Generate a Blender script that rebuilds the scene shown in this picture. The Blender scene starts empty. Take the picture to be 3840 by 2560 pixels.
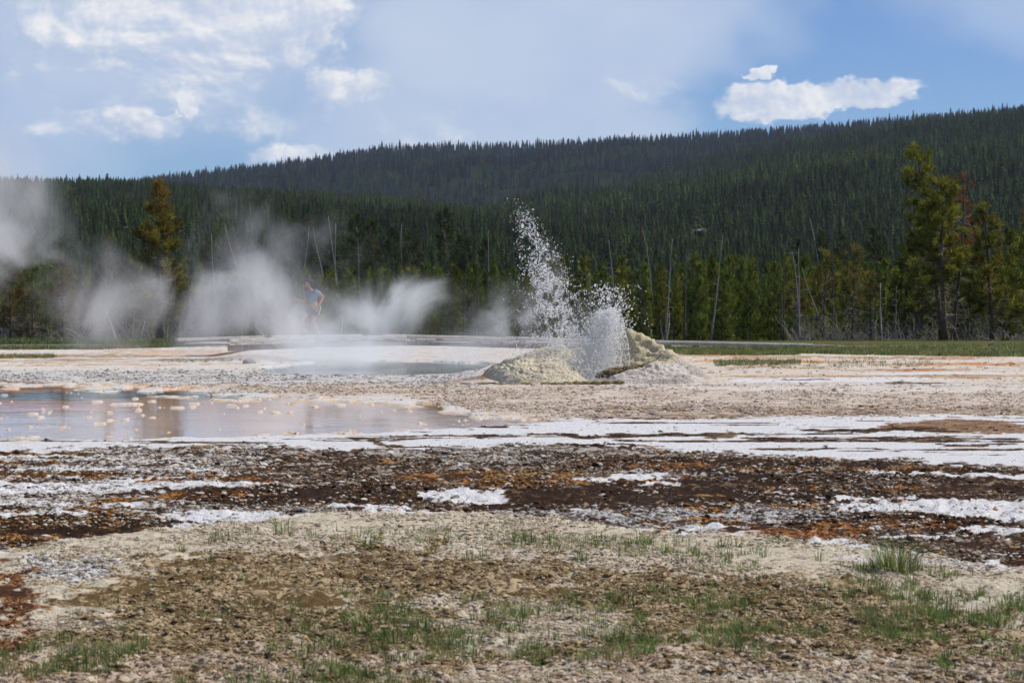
import bpy, bmesh, math, random
import numpy as np
from mathutils import Vector, Matrix
random.seed(7)
RNG = np.random.default_rng(7)
sc = bpy.context.scene
C = sc.collection
R = math.radians

# ------------------------------------------------------------------ camera
F = 85.0 / 36.0 * 3840.0            # focal length in photo pixels
CAM_H = 2.0
HORIZON = 1070.0                    # photo row of the horizon
PITCH = math.atan((1280.0 - HORIZON) / F)
cam_d = bpy.data.cameras.new('camera')
cam_d.lens = 85.0
cam_d.sensor_width = 36.0
cam_d.clip_start = 0.5
cam_d.clip_end = 12000.0
cam_d.dof.use_dof = True
cam_d.dof.focus_distance = 50.0
cam_d.dof.aperture_fstop = 8.0
cam = bpy.data.objects.new('camera', cam_d)
cam.location = (0, 0, CAM_H)
cam.rotation_euler = (R(90) - PITCH, 0, 0)
C.objects.link(cam)
sc.camera = cam

# ------------------------------------------------------------------ sun, sky
SUN_AZ = R(80)      # from +Y (view direction) towards +X (right): behind and right of the geyser
SUN_EL = R(53)
sun_d = bpy.data.lights.new('sun', 'SUN')
sun_d.energy = 4.3
sun_d.angle = R(0.5)
sun_d.color = (1.0, 0.95, 0.87)
sun = bpy.data.objects.new('sun', sun_d)
sdir = Vector((math.sin(SUN_AZ) * math.cos(SUN_EL), math.cos(SUN_AZ) * math.cos(SUN_EL), math.sin(SUN_EL)))
sun.rotation_euler = sdir.to_track_quat('Z', 'Y').to_euler()
sun.location = (20, 10, 40)
C.objects.link(sun)

sc.view_settings.view_transform = 'Standard'
sc.view_settings.look = 'None'
sc.view_settings.exposure = 0.06
sc.view_settings.gamma = 1.0
sc.view_settings.use_curve_mapping = False
cy = sc.cycles
cy.max_bounces = 8
cy.diffuse_bounces = 5
cy.glossy_bounces = 2
cy.transmission_bounces = 2
cy.transparent_max_bounces = 12
cy.volume_bounces = 3
cy.caustics_reflective = False
cy.caustics_refractive = False
cy.use_denoising = True
cy.use_adaptive_sampling = True
cy.adaptive_threshold = 0.02
cy.adaptive_min_samples = 20
cy.volume_step_rate = 1.0
cy.volume_max_steps = 128


class NT:
    """small helper round a node tree"""
    def __init__(self, tree):
        self.t = tree
        tree.nodes.clear()
    def n(self, typ, **kw):
        nd = self.t.nodes.new(typ)
        ins = kw.pop('ins', {})
        for k, v in kw.items():
            setattr(nd, k, v)
        for k, v in ins.items():
            s = nd.inputs[k]
            if hasattr(v, 'bl_idname') or isinstance(v, bpy.types.NodeSocket):
                self.t.links.new(v, s)
            else:
                s.default_value = v
        return nd
    def math(self, op, a, b=0.0, c=None, clamp=False):
        nd = self.t.nodes.new('ShaderNodeMath')
        nd.operation = op
        nd.use_clamp = clamp
        for i, v in enumerate((a, b) if c is None else (a, b, c)):
            if isinstance(v, bpy.types.NodeSocket):
                self.t.links.new(v, nd.inputs[i])
            else:
                nd.inputs[i].default_value = v
        return nd.outputs[0]
    def mix(self, fac, a, b, blend='MIX'):
        nd = self.t.nodes.new('ShaderNodeMix')
        nd.data_type = 'RGBA'
        nd.blend_type = blend
        for sock, v in ((nd.inputs[0], fac), (nd.inputs[6], a), (nd.inputs[7], b)):
            if isinstance(v, bpy.types.NodeSocket):
                self.t.links.new(v, sock)
            elif isinstance(v, (tuple, list)):
                sock.default_value = (v[0], v[1], v[2], 1.0)
            else:
                sock.default_value = v
        return nd.outputs[2]
    def ramp(self, v, lo, hi, a=0.0, b=1.0, smooth=True):
        nd = self.t.nodes.new('ShaderNodeMapRange')
        nd.interpolation_type = 'SMOOTHSTEP' if smooth else 'LINEAR'
        self.t.links.new(v, nd.inputs[0])
        for i, q in enumerate((lo, hi, a, b)):
            if isinstance(q, bpy.types.NodeSocket):
                self.t.links.new(q, nd.inputs[i + 1])
            else:
                nd.inputs[i + 1].default_value = q
        return nd.outputs[0]
    def noise(self, vec, scale, detail=4.0, rough=0.55, dist=0.0):
        nd = self.t.nodes.new('ShaderNodeTexNoise')
        nd.inputs['Scale'].default_value = scale
        nd.inputs['Detail'].default_value = detail
        nd.inputs['Roughness'].default_value = rough
        nd.inputs['Distortion'].default_value = dist
        if vec is not None:
            self.t.links.new(vec, nd.inputs['Vector'])
        return nd
    def link(self, a, b):
        self.t.links.new(a, b)


world = bpy.data.worlds.new('World')
sc.world = world
world.use_nodes = True


def build_world():
    w = NT(world.node_tree)
    out = w.n('ShaderNodeOutputWorld')
    bg = w.n('ShaderNodeBackground', ins={'Strength': 0.1})
    w.link(bg.outputs[0], out.inputs[0])
    sky = w.n('ShaderNodeTexSky', sky_type='NISHITA')
    sky.sun_disc = False
    sky.sun_elevation = SUN_EL
    sky.sun_rotation = SUN_AZ
    sky.altitude = 2200.0
    sky.air_density = 1.0
    sky.dust_density = 0.3
    sky.ozone_density = 2.0
    tc = w.n('ShaderNodeTexCoord')
    vec = tc.outputs['Generated']
    sep = w.n('ShaderNodeSeparateXYZ', ins={0: vec})
    az = w.math('ARCTAN2', sep.outputs[0], sep.outputs[1])
    el = w.math('ARCSINE', sep.outputs[2])
    flat = w.n('ShaderNodeCombineXYZ', ins={0: az, 1: w.math('MULTIPLY', el, 1.35), 2: 0.37})
    fv = flat.outputs[0]
    # the same cloud noise read twice, the second time a little towards the sun: its slope lights the billows
    def field(v):
        n = w.noise(v, 16.0, 6.0, 0.57, 0.2)
        return n.outputs['Fac']
    n0 = field(fv)
    sh = w.n('ShaderNodeVectorMath', operation='ADD', ins={0: fv, 1: (0.006, 0.0065, 0.0)})
    n1 = field(sh.outputs[0])
    sh2 = w.n('ShaderNodeVectorMath', operation='ADD', ins={0: fv, 1: (0.0017, 0.0022, 0.0)})
    n2 = field(sh2.outputs[0])
    lit = w.math('ADD', w.math('MULTIPLY', w.math('SUBTRACT', n0, n1), 2.6), w.math('MULTIPLY', w.math('SUBTRACT', n0, n2), 3.4))
    wn = w.noise(fv, 9.0, 4.0, 0.55)
    ws = w.n('ShaderNodeSeparateColor', ins={0: wn.outputs['Color']})
    azs = w.math('MULTIPLY_ADD', w.math('SUBTRACT', ws.outputs[0], 0.5), 0.15, az)
    els = w.math('MULTIPLY_ADD', w.math('SUBTRACT', ws.outputs[1], 0.5), 0.06, el)
    pn = w.noise(fv, 60.0, 3.0, 0.6)
    ps = w.n('ShaderNodeSeparateColor', ins={0: pn.outputs['Color']})
    azp = w.math('MULTIPLY_ADD', w.math('SUBTRACT', ps.outputs[0], 0.5), 0.034, az)
    elp = w.math('MULTIPLY_ADD', w.math('SUBTRACT', ps.outputs[1], 0.5), 0.020, el)
    def blob(px, py, rx, ry, soft, a=az, e=el):
        cx, cyy = (px - 1920.0) / F, (HORIZON - py) / F
        dx = w.math('MULTIPLY', w.math('SUBTRACT', a, cx), F / rx)
        dy = w.math('MULTIPLY', w.math('SUBTRACT', e, cyy), F / ry)
        r2 = w.math('ADD', w.math('MULTIPLY', dx, dx), w.math('MULTIPLY', dy, dy))
        return w.ramp(r2, 1.0, 1.0 - soft, 0.0, 1.0)
    def gather(lst, a, e):
        s = None
        for (px, py, rx, ry, amp, sf) in lst:
            b = w.math('MULTIPLY', blob(px, py, rx, ry, sf, a, e), amp)
            s = b if s is None else w.math('MAXIMUM', s, b)
        return s
    # broad soft veils
    soft = gather([(560, 60, 1250, 700, 0.95, 0.95), (2150, 60, 900, 560, 1.0, 0.8), (3900, -60, 1000, 400, 0.7, 0.95),
                   (1700, 480, 1000, 330, 0.85, 0.95), (-100, 420, 900, 520, 0.9, 0.95), (2300, 430, 640, 190, 0.9, 0.95)], azs, els)
    gen = w.noise(vec, 3.2, 6.0, 0.6)
    away = w.math('MAXIMUM', w.ramp(w.math('ABSOLUTE', az), 0.24, 0.5), w.ramp(el, 0.13, 0.3))
    genm = w.math('MULTIPLY', w.ramp(gen.outputs['Fac'], 0.46, 0.68, 0.0, 0.75), away)
    soft = w.math('MAXIMUM', soft, genm)
    # heaped clouds: the blobs say where, the noise says what shape
    cov = gather([(760, 40, 850, 500, 0.88, 0.9), (1000, 40, 420, 380, 1.0, 0.8), (300, 300, 420, 200, 0.66, 0.9), (950, 420, 500, 160, 0.62, 0.9), (1310, 330, 270, 120, 0.95, 0.9), (1230, 120, 110, 130, 0.85, 0.9), (1560, 480, 330, 160, 0.78, 0.9), (420, 480, 420, 110, 0.74, 0.9),
                  (720, 395, 70, 70, 0.95, 0.9), (630, 445, 80, 26, 1.0, 0.9), (3080, 360, 440, 85, 1.1, 0.95), (2900, 400, 300, 85, 1.0, 0.9), (2860, 275, 60, 36, 0.95, 0.9),
                  (2500, 430, 190, 70, 0.6, 0.9), (2420, 330, 250, 70, 0.6, 0.9), (1900, 380, 380, 130, 0.72, 0.9), (1120, 590, 260, 80, 0.66, 0.9), (250, 90, 360, 240, 0.76, 0.9), (3000, 318, 60, 20, 0.85, 0.9)], azp, elp)
    cov = w.math('MAXIMUM', cov, w.math('MULTIPLY', genm, 0.75))
    dens = w.math('ADD', n0, w.math('MULTIPLY', cov, 0.5))
    heap = w.math('MULTIPLY', w.ramp(dens, 0.72, 0.98), w.ramp(cov, 0.0, 0.3))
    litf = w.math('ADD', w.math('MULTIPLY', w.ramp(lit, -0.30, 0.45), 0.75), w.math('MULTIPLY', w.ramp(dens, 0.82, 1.05), 0.25))
    skyc = w.mix(1.0, sky.outputs[0], (0.56, 0.71, 0.98), 'MULTIPLY')
    vb = w.noise(fv, 9.0, 5.0, 0.5)
    veil = w.mix(w.ramp(vb.outputs['Fac'], 0.3, 0.7), (4.5, 5.6, 7.7), (5.9, 6.7, 8.0))
    heapc = w.mix(litf, (4.3, 5.3, 7.3), (9.6, 9.4, 9.2))
    col = w.mix(w.math('MULTIPLY', soft, 0.85), skyc, veil)
    col = w.mix(w.math('MULTIPLY', heap, 0.9), col, heapc)
    w.link(col, bg.inputs['Color'])


build_world()

# ------------------------------------------------------------------ numpy helpers
def _hash(ix, iy, seed):
    h = (ix.astype(np.int64) * 374761393 + iy.astype(np.int64) * 668265263 + seed * 974634777) & 0xffffffff
    h = ((h ^ (h >> 13)) * 1274126177) & 0xffffffff
    h = (h ^ (h >> 16)) & 0xffffffff
    return h.astype(np.float64) / 4294967295.0


def vnoise(x, y, seed=0):
    x0 = np.floor(x); y0 = np.floor(y)
    fx = x - x0; fy = y - y0
    fx = fx * fx * (3 - 2 * fx); fy = fy * fy * (3 - 2 * fy)
    a = _hash(x0, y0, seed); b = _hash(x0 + 1, y0, seed)
    c = _hash(x0, y0 + 1, seed); d = _hash(x0 + 1, y0 + 1, seed)
    return a + (b - a) * fx + (c - a) * fy + (a - b - c + d) * fx * fy


def fbm(x, y, octaves=4, seed=0, gain=0.5):
    s = 0.0; a = 1.0; t = 0.0
    for k in range(octaves):
        s = s + a * vnoise(x * 2.03 ** k + 17.3 * k, y * 2.03 ** k - 9.1 * k, seed + k)
        t += a; a *= gain
    return s / t


def sstep(v, lo, hi):
    t = np.clip((v - lo) / (hi - lo), 0, 1)
    return t * t * (3 - 2 * t)


def make_mesh(name, verts, faces=None, quads=None, cols=None, smooth=True, extra=None):
    """verts (n,3); faces (m,3) or quads (m,4) numpy"""
    verts = np.asarray(verts, dtype=np.float32)
    me = bpy.data.meshes.new(name)
    f = np.asarray(quads if quads is not None else faces, dtype=np.int32)
    k = f.shape[1]
    me.vertices.add(len(verts)); me.vertices.foreach_set('co', verts.ravel())
    me.loops.add(f.size); me.loops.foreach_set('vertex_index', f.ravel())
    me.polygons.add(len(f))
    me.polygons.foreach_set('loop_start', np.arange(0, f.size, k, dtype=np.int32))
    me.polygons.foreach_set('loop_total', np.full(len(f), k, dtype=np.int32))
    me.polygons.foreach_set('use_smooth', np.full(len(f), smooth, dtype=bool))
    if cols:
        for nm, c in cols.items():
            c = np.asarray(c, dtype=np.float32)
            if c.ndim == 1:
                at = me.attributes.new(nm, 'FLOAT', 'POINT'); at.data.foreach_set('value', c)
            else:
                if c.shape[1] == 3:
                    c = np.hstack([c, np.ones((len(c), 1), np.float32)])
                at = me.attributes.new(nm, 'FLOAT_COLOR', 'POINT'); at.data.foreach_set('color', c.ravel())
    me.update(calc_edges=True)
    me.validate()
    return me


def obj(name, me, mat=None, parent=None, label=None, cat=None, group=None, kind=None, loc=None, rz=None):
    o = bpy.data.objects.new(name, me)
    C.objects.link(o)
    if mat is not None and me is not None and not me.materials:
        me.materials.append(mat)
    if parent is not None:
        o.parent = parent
    if loc is not None:
        o.location = loc
    if rz is not None:
        o.rotation_euler = (0, 0, rz)
    tag(o, label, cat, group, kind)
    return o


def tag(o, label=None, cat=None, group=None, kind=None):
    if label: o['label'] = label
    if cat: o['category'] = cat
    if group: o['group'] = group
    if kind: o['kind'] = kind


def empty(name, loc, label, cat, group=None, rz=0.0):
    o = bpy.data.objects.new(name, None)
    o.empty_display_size = 0.2
    C.objects.link(o)
    o.location = loc
    o.rotation_euler = (0, 0, rz)
    tag(o, label, cat, group)
    return o


def unproject(px, py, d):
    """point at horizontal distance d in front of the camera that the photo shows at (px, py)"""
    fx = (px - 1920.0) / F
    fz = (1280.0 - py) / F
    cp, sp = math.cos(PITCH), math.sin(PITCH)
    dy = cp + fz * sp
    dz = -sp + fz * cp
    k = d / dy
    return Vector((fx * k, d, CAM_H + dz * k))


def row_to_d(py, z=0.0):
    a = PITCH + math.atan((py - 1280.0) / F)
    return (CAM_H - z) / math.tan(a)


def on_ground(px, py):
    return unproject(px, py, row_to_d(py))


def grid_quads(nr, ncol):
    i = np.arange(nr - 1)[:, None] * ncol + np.arange(ncol - 1)[None, :]
    i = i.ravel()
    return np.stack([i, i + 1, i + ncol + 1, i + ncol], axis=1)


class MB:
    """collects triangles of one mesh"""
    def __init__(self):
        self.v = []; self.f = []; self.c = []; self.n = 0
    def add(self, v, f, c=None):
        v = np.asarray(v, float); f = np.asarray(f, int)
        self.v.append(v); self.f.append(f + self.n); self.n += len(v)
        if c is not None:
            c = np.asarray(c, float)
            self.c.append(np.tile(c, (len(v), 1)) if c.ndim == 1 else c)
    def tube(self, pts, rads, seg=6, c=None, cap=True):
        pts = np.asarray(pts, float); n = len(pts)
        tang = np.gradient(pts, axis=0)
        tang /= np.linalg.norm(tang, axis=1)[:, None] + 1e-9
        ref = np.array([0.0, 0.0, 1.0]) if abs(tang[0][2]) < 0.9 else np.array([1.0, 0.0, 0.0])
        vs = []
        for p, t, r in zip(pts, tang, rads):
            a = np.cross(t, ref); a /= np.linalg.norm(a) + 1e-9
            b = np.cross(t, a)
            th = np.arange(seg) * 2 * math.pi / seg
            vs.append(p + r * (np.cos(th)[:, None] * a + np.sin(th)[:, None] * b))
        vs = np.vstack(vs)
        fs = []
        for i in range(n - 1):
            for j in range(seg):
                a0 = i * seg + j; b0 = i * seg + (j + 1) % seg
                fs.append((a0, b0, b0 + seg)); fs.append((a0, b0 + seg, a0 + seg))
        if cap:
            vs = np.vstack([vs, pts[0], pts[-1]])
            k = n * seg
            for j in range(seg):
                fs.append((k, (j + 1) % seg, j))
                fs.append((k + 1, (n - 1) * seg + j, (n - 1) * seg + (j + 1) % seg))
        self.add(vs, fs, c)
    def mesh(self, name, smooth=True):
        v = np.vstack(self.v); f = np.vstack(self.f)
        cols = {'col': np.vstack(self.c)} if self.c else None
        return make_mesh(name, v, faces=f, cols=cols, smooth=smooth)


def box_mesh(name, sx, sy, sz, bevel=0.01):
    bm = bmesh.new()
    bmesh.ops.create_cube(bm, size=1.0)
    for v in bm.verts:
        v.co.x *= sx; v.co.y *= sy; v.co.z *= sz
    if bevel:
        bmesh.ops.bevel(bm, geom=list(bm.edges), offset=bevel, segments=1, affect='EDGES')
    me = bpy.data.meshes.new(name)
    bm.to_mesh(me); bm.free()
    return me


def ico(sub=1):
    bm = bmesh.new()
    bmesh.ops.create_icosphere(bm, subdivisions=sub, radius=1.0)
    v = np.array([p.co[:] for p in bm.verts]); f = np.array([[q.index for q in p.verts] for p in bm.faces])
    bm.free()
    return v, f


# ------------------------------------------------------------------ materials
def new_mat(name):
    m = bpy.data.materials.new(name)
    m.use_nodes = True
    return m, NT(m.node_tree)


def simple_mat(name, col, rough=0.8, noise_scale=8.0, var=0.35, bump=0.0, spec=0.3, attr=None, attr_type='GEOMETRY', translucent=0.0, random_var=0.0):
    m, t = new_mat(name)
    out = t.n('ShaderNodeOutputMaterial')
    geo = t.n('ShaderNodeNewGeometry')
    nz = t.noise(geo.outputs['Position'], noise_scale, 5.0, 0.6)
    if attr:
        a = t.n('ShaderNodeAttribute', attribute_name=attr, attribute_type=attr_type)
        base = t.mix(1.0, a.outputs['Color'], col, 'MULTIPLY')
    else:
        base = col
    k = t.ramp(nz.outputs['Fac'], 0.3, 0.7, 1.0 - var, 1.0 + var, smooth=False)
    if random_var:
        oi = t.n('ShaderNodeObjectInfo')
        k = t.math('MULTIPLY', k, t.ramp(oi.outputs['Random'], 0.0, 1.0, 1.0 - random_var, 1.0 + random_var, smooth=False))
    kc = t.n('ShaderNodeCombineColor', ins={0: k, 1: k, 2: k})
    c = t.mix(1.0, base, kc.outputs[0], 'MULTIPLY')
    p = t.n('ShaderNodeBsdfPrincipled', ins={'Base Color': c, 'Roughness': rough, 'Specular IOR Level': spec})
    if bump:
        b = t.n('ShaderNodeBump', ins={'Strength': 1.0, 'Distance': bump, 'Height': nz.outputs['Fac']})
        t.link(b.outputs[0], p.inputs['Normal'])
    sh = p.outputs[0]
    if translucent:
        tr = t.n('ShaderNodeBsdfTranslucent', ins={'Color': c})
        ms = t.n('ShaderNodeMixShader', ins={0: translucent, 1: sh, 2: tr.outputs[0]})
        sh = ms.outputs[0]
    t.link(sh, out.inputs[0])
    return m


def ground_mat():
    """two colours per place (attributes light, dark) broken up by a crisp noise at the share given by 'share'"""
    m, t = new_mat('sinter_ground')
    out = t.n('ShaderNodeOutputMaterial')
    geo = t.n('ShaderNodeNewGeometry')
    pos = geo.outputs['Position']
    la = t.n('ShaderNodeAttribute', attribute_name='light')
    da = t.n('ShaderNodeAttribute', attribute_name='dark')
    sa = t.n('ShaderNodeAttribute', attribute_name='share')
    wa = t.n('ShaderNodeAttribute', attribute_name='wet')
    n1 = t.noise(pos, 2.6, 6.0, 0.72)
    n2 = t.noise(pos, 22.0, 4.0, 0.65)
    n3 = t.noise(pos, 90.0, 3.0, 0.7)
    f = t.math('ADD', t.math('MULTIPLY', n1.outputs['Fac'], 0.55), t.math('MULTIPLY', n2.outputs['Fac'], 0.45))
    # spread the noise to roughly 0..1, then cut it at the share
    f = t.ramp(f, 0.33, 0.67, 0.0, 1.0, smooth=False)
    inv = t.math('SUBTRACT', 1.0, sa.outputs['Fac'])
    k = t.ramp(f, t.math('SUBTRACT', inv, 0.09), t.math('ADD', inv, 0.09))
    c = t.mix(k, da.outputs['Color'], la.outputs['Color'])
    v = t.ramp(n3.outputs['Fac'], 0.3, 0.7, 0.72, 1.26, smooth=False)
    v2 = t.ramp(n2.outputs['Fac'], 0.3, 0.7, 0.84, 1.14, smooth=False)
    v = t.math('MULTIPLY', v, v2)
    vc = t.n('ShaderNodeCombineColor', ins={0: v, 1: v, 2: v})
    c = t.mix(1.0, c, vc.outputs[0], 'MULTIPLY')
    rough = t.ramp(wa.outputs['Fac'], 0.0, 1.0, 0.95, 0.7, smooth=False)
    p = t.n('ShaderNodeBsdfPrincipled', ins={'Base Color': c, 'Roughness': rough, 'Specular IOR Level': 0.03})
    hh = t.math('ADD', t.math('MULTIPLY', n2.outputs['Fac'], 0.7), t.math('MULTIPLY', n3.outputs['Fac'], 0.35))
    b = t.n('ShaderNodeBump', ins={'Strength': 0.9, 'Distance': 0.035, 'Height': hh})
    t.link(b.outputs[0], p.inputs['Normal'])
    t.link(p.outputs[0], out.inputs[0])
    return m


def water_mat(name, tint, ripple=0.004, rough=0.05, opac=0.0, body=(0.3, 0.4, 0.45)):
    m, t = new_mat(name)
    out = t.n('ShaderNodeOutputMaterial')
    geo = t.n('ShaderNodeNewGeometry')
    mp = t.n('ShaderNodeMapping', ins={'Vector': geo.outputs['Position'], 'Scale': (1.0, 1.0, 1.0)})
    n1 = t.noise(mp.outputs[0], 5.0, 3.0, 0.5)
    n2 = t.noise(mp.outputs[0], 0.6, 2.0, 0.5)
    h = t.math('MULTIPLY', n1.outputs['Fac'], t.ramp(n2.outputs['Fac'], 0.35, 0.65, 0.35, 1.2))
    b = t.n('ShaderNodeBump', ins={'Strength': 1.0, 'Distance': ripple, 'Height': h})
    fr = t.n('ShaderNodeFresnel', ins={'IOR': 1.24, 'Normal': b.outputs[0]})
    gl = t.n('ShaderNodeBsdfGlossy', ins={'Color': (1, 1, 1, 1), 'Roughness': rough, 'Normal': b.outputs[0]})
    tr = t.n('ShaderNodeBsdfTransparent', ins={'Color': (*tint, 1)})
    df = t.n('ShaderNodeBsdfDiffuse', ins={'Color': (*body, 1)})
    under = t.n('ShaderNodeMixShader', ins={0: opac, 1: tr.outputs[0], 2: df.outputs[0]})
    ms = t.n('ShaderNodeMixShader', ins={0: t.math('MULTIPLY', fr.outputs[0], 0.76), 1: under.outputs[0], 2: gl.outputs[0]})
    t.link(ms.outputs[0], out.inputs[0])
    return m


def steam_mat(name, density, scale=0.9, lo=0.42, hi=0.66, edge=0.25, seed=0.0, color=0.97):
    m, t = new_mat(name)
    out = t.n('ShaderNodeOutputMaterial')
    tc = t.n('ShaderNodeTexCoord')
    geo = t.n('ShaderNodeNewGeometry')
    mp = t.n('ShaderNodeMapping', ins={'Vector': geo.outputs['Position'], 'Location': (seed, seed * 0.7, -seed), 'Scale': (1.0, 0.6, 0.8)})
    nz = t.noise(mp.outputs[0], scale, 5.0, 0.58, 0.8)
    ln = t.n('ShaderNodeVectorMath', operation='LENGTH', ins={0: tc.outputs['Object']})
    wz = t.noise(mp.outputs[0], scale * 0.55, 2.0, 0.5, 0.0)
    ln = t.n('ShaderNodeMath', operation='ADD', ins={0: ln.outputs['Value'], 1: t.math('MULTIPLY', t.math('SUBTRACT', wz.outputs['Fac'], 0.42), 1.7)})
    fall = t.ramp(ln.outputs['Value'], 1.0, edge, 0.0, 1.0)
    # the edge eats into the noise, so the outline breaks up into billows
    v = t.math('ADD', nz.outputs['Fac'], t.math('MULTIPLY', t.math('SUBTRACT', fall, 1.0), 0.16))
    d = t.ramp(v, lo - 0.05, hi, 0.0, 1.0)
    d = t.math('MULTIPLY', t.math('MULTIPLY', d, fall), density)
    pv = t.n('ShaderNodeVolumePrincipled', ins={'Color': (color, color, color, 1), 'Density': d, 'Anisotropy': 0.25})
    t.link(pv.outputs[0], out.inputs['Volume'])
    return m


M = {}
M['ground'] = ground_mat()
M['terrain'] = simple_mat('forest_floor', (0.05, 0.055, 0.02), 0.95, 0.6, 0.5, 0, 0.0)
M['hill'] = simple_mat('hill_floor', (0.014, 0.022, 0.010), 0.95, 0.05, 0.4, 0, 0.0)
M['stone'] = simple_mat('sinter_crumb', (1, 1, 1), 0.95, 60.0, 0.3, 0.004, 0.03, 'col', 'INSTANCER')
M['cone'] = simple_mat('geyserite', (1, 1, 1), 0.9, 22.0, 0.3, 0.035, 0.05, 'col')
M['pool'] = water_mat('shallow_water', (0.93, 0.84, 0.74), 0.0025, 0.03)
M['blue'] = water_mat('hot_pool_water', (0.55, 0.7, 0.75), 0.002, 0.04, 0.7, (0.36, 0.43, 0.47))
M['bark'] = simple_mat('pine_bark', (0.115, 0.075, 0.05), 0.95, 14.0, 0.5, 0.02)
M['dead_wood'] = simple_mat('dead_wood', (0.26, 0.235, 0.21), 0.9, 9.0, 0.4, 0.01)
M['dark_wood'] = simple_mat('charred_wood', (0.085, 0.07, 0.06), 0.95, 9.0, 0.45, 0.01)
M['grey_wood'] = simple_mat('silvered_wood', (0.25, 0.225, 0.20), 0.9, 9.0, 0.35, 0.01)
M['pale_wood'] = simple_mat('bleached_wood', (0.55, 0.51, 0.46), 0.85, 9.0, 0.3, 0.01)
M['needles'] = simple_mat('pine_needles', (1, 1, 1), 0.65, 3.0, 0.25, 0, 0.15, 'col', 'GEOMETRY', 0.42)
M['needles_copy'] = simple_mat('young_pine_needles', (1, 1, 1), 0.65, 1.2, 0.3, 0, 0.15, 'col', 'GEOMETRY', 0.45, 0.3)
M['conifer'] = simple_mat('far_conifer', (1, 1, 1), 0.85, 0.6, 0.3, 0, 0.05, 'col', 'INSTANCER', 0.25, 0.3)
M['grass'] = simple_mat('grass_blades', (1, 1, 1), 0.6, 5.0, 0.25, 0, 0.3, 'col', 'INSTANCER', 0.35, 0.25)
M['tuft'] = simple_mat('grass_tuft_blades', (1, 1, 1), 0.6, 5.0, 0.25, 0, 0.3, 'col', 'GEOMETRY', 0.35)
M['plank'] = simple_mat('weathered_plank', (0.42, 0.39, 0.35), 0.9, 5.0, 0.3, 0.004, 0.2, None, 'GEOMETRY', 0, 0.18)
M['asphalt'] = simple_mat('grey_path', (0.19, 0.175, 0.165), 0.9, 30.0, 0.2)
M['rock'] = simple_mat('hill_rock', (0.13, 0.105, 0.095), 0.9, 0.4, 0.4, 0.3)
M['petal'] = simple_mat('yellow_petal', (0.85, 0.52, 0.02), 0.5, 20.0, 0.15)
M['stem'] = simple_mat('flower_stem', (0.1, 0.15, 0.04), 0.6, 20.0, 0.2)
# ------------------------------------------------------------------ the geyser basin floor
K = 3840.0 / 2352.0


def to_px(x, d):
    a = np.arctan(CAM_H / d)
    return 1920 + F * x / d, 1280 + F * np.tan(a - PITCH)


def curve(px, pts):
    pts = np.array(pts, float) * K
    return np.interp(px, pts[:, 0], pts[:, 1])


MAT_LOW = [(-600, 1390), (0, 1292), (200, 1258), (400, 1226), (600, 1202), (760, 1190), (1000, 1184), (1200, 1194), (1400, 1214), (1600, 1238), (1800, 1256), (2000, 1270), (2352, 1312), (3000, 1390)]
BAND_LOW = [(-600, 1050), (0, 1042), (400, 1034), (800, 1042), (1100, 1030), (1400, 1030), (1600, 1042), (1800, 1057), (2000, 1067), (2352, 1077), (3000, 1090)]
BAND_TOP = [(-600, 1024), (0, 1018), (500, 1009), (900, 994), (1150, 977), (1300, 969), (1700, 967), (2000, 964), (2352, 962), (3000, 962)]
POOL_TOP = [(-600, 868), (0, 872), (200, 880), (300, 886), (500, 897), (700, 906), (900, 908), (1040, 930), (1090, 944), (1180, 953), (1340, 962), (1400, 972)]
POOL_LOW = [(-600, 1026), (0, 1019), (300, 1015), (600, 1009), (900, 999), (1150, 984), (1330, 968), (1400, 968)]

ISLES = [(485, 1517, 68, 0.05), (365, 1507, 30, 0.045), (248, 1526, 18, 0.035), (170, 1431, 38, 0.03), (110, 1416, 50, 0.03), (340, 1440, 42, 0.035),
         (265, 1432, 30, 0.035), (520, 1433, 26, 0.03), (525, 1452, 24, 0.03), (252, 1471, 16, 0.03), (740, 1467, 52, 0.035), (560, 1474, 24, 0.03),
         (570, 1505, 24, 0.03), (600, 1528, 22, 0.04), (660, 1530, 32, 0.045), (720, 1526, 20, 0.04), (535, 1557, 16, 0.04), (570, 1566, 26, 0.03),
         (470, 1573, 18, 0.035), (120, 1553, 34, 0.03), (160, 1545, 14, 0.03), (150, 1566, 20, 0.025), (870, 1503, 28, 0.04), (900, 1505, 22, 0.04),
         (870, 1521, 26, 0.035), (920, 1522, 18, 0.035), (410, 1577, 20, 0.025), (330, 1565, 14, 0.025), (240, 1601, 14, 0.025), (115, 1601, 16, 0.025),
         (1090, 1515, 26, 0.03), (1180, 1526, 22, 0.03), (1280, 1520, 30, 0.03), (1390, 1508, 60, 0.035), (1470, 1515, 40, 0.03), (1060, 1478, 60, 0.035),
         (970, 1546, 20, 0.03), (1030, 1548, 24, 0.03), (1090, 1547, 16, 0.03), (1200, 1493, 26, 0.03), (800, 1498, 18, 0.03), (640, 1440, 34, 0.03), (60, 1440, 40, 0.03)]

PUDDLES = [(3500, 1781, 200, 7), (2640, 1790, 60, 5), (3250, 1962, 130, 7)]
WALK = [(860, 1289, 66.0), (1050, 1282, 67.2), (1200, 1277, 69.0), (1450, 1272, 71.0), (1700, 1274, 72.2), (1950, 1282, 73.0), (2300, 1292, 73.4), (2500, 1298, 73.8), (2800, 1303, 74.2), (3130, 1309, 74.8)]
BLUE = [(980, 1364), (1240, 1352), (1560, 1354), (1800, 1362), (1850, 1370), (1800, 1388), (1690, 1402), (1560, 1409), (1150, 1410), (1000, 1400)]


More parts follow.
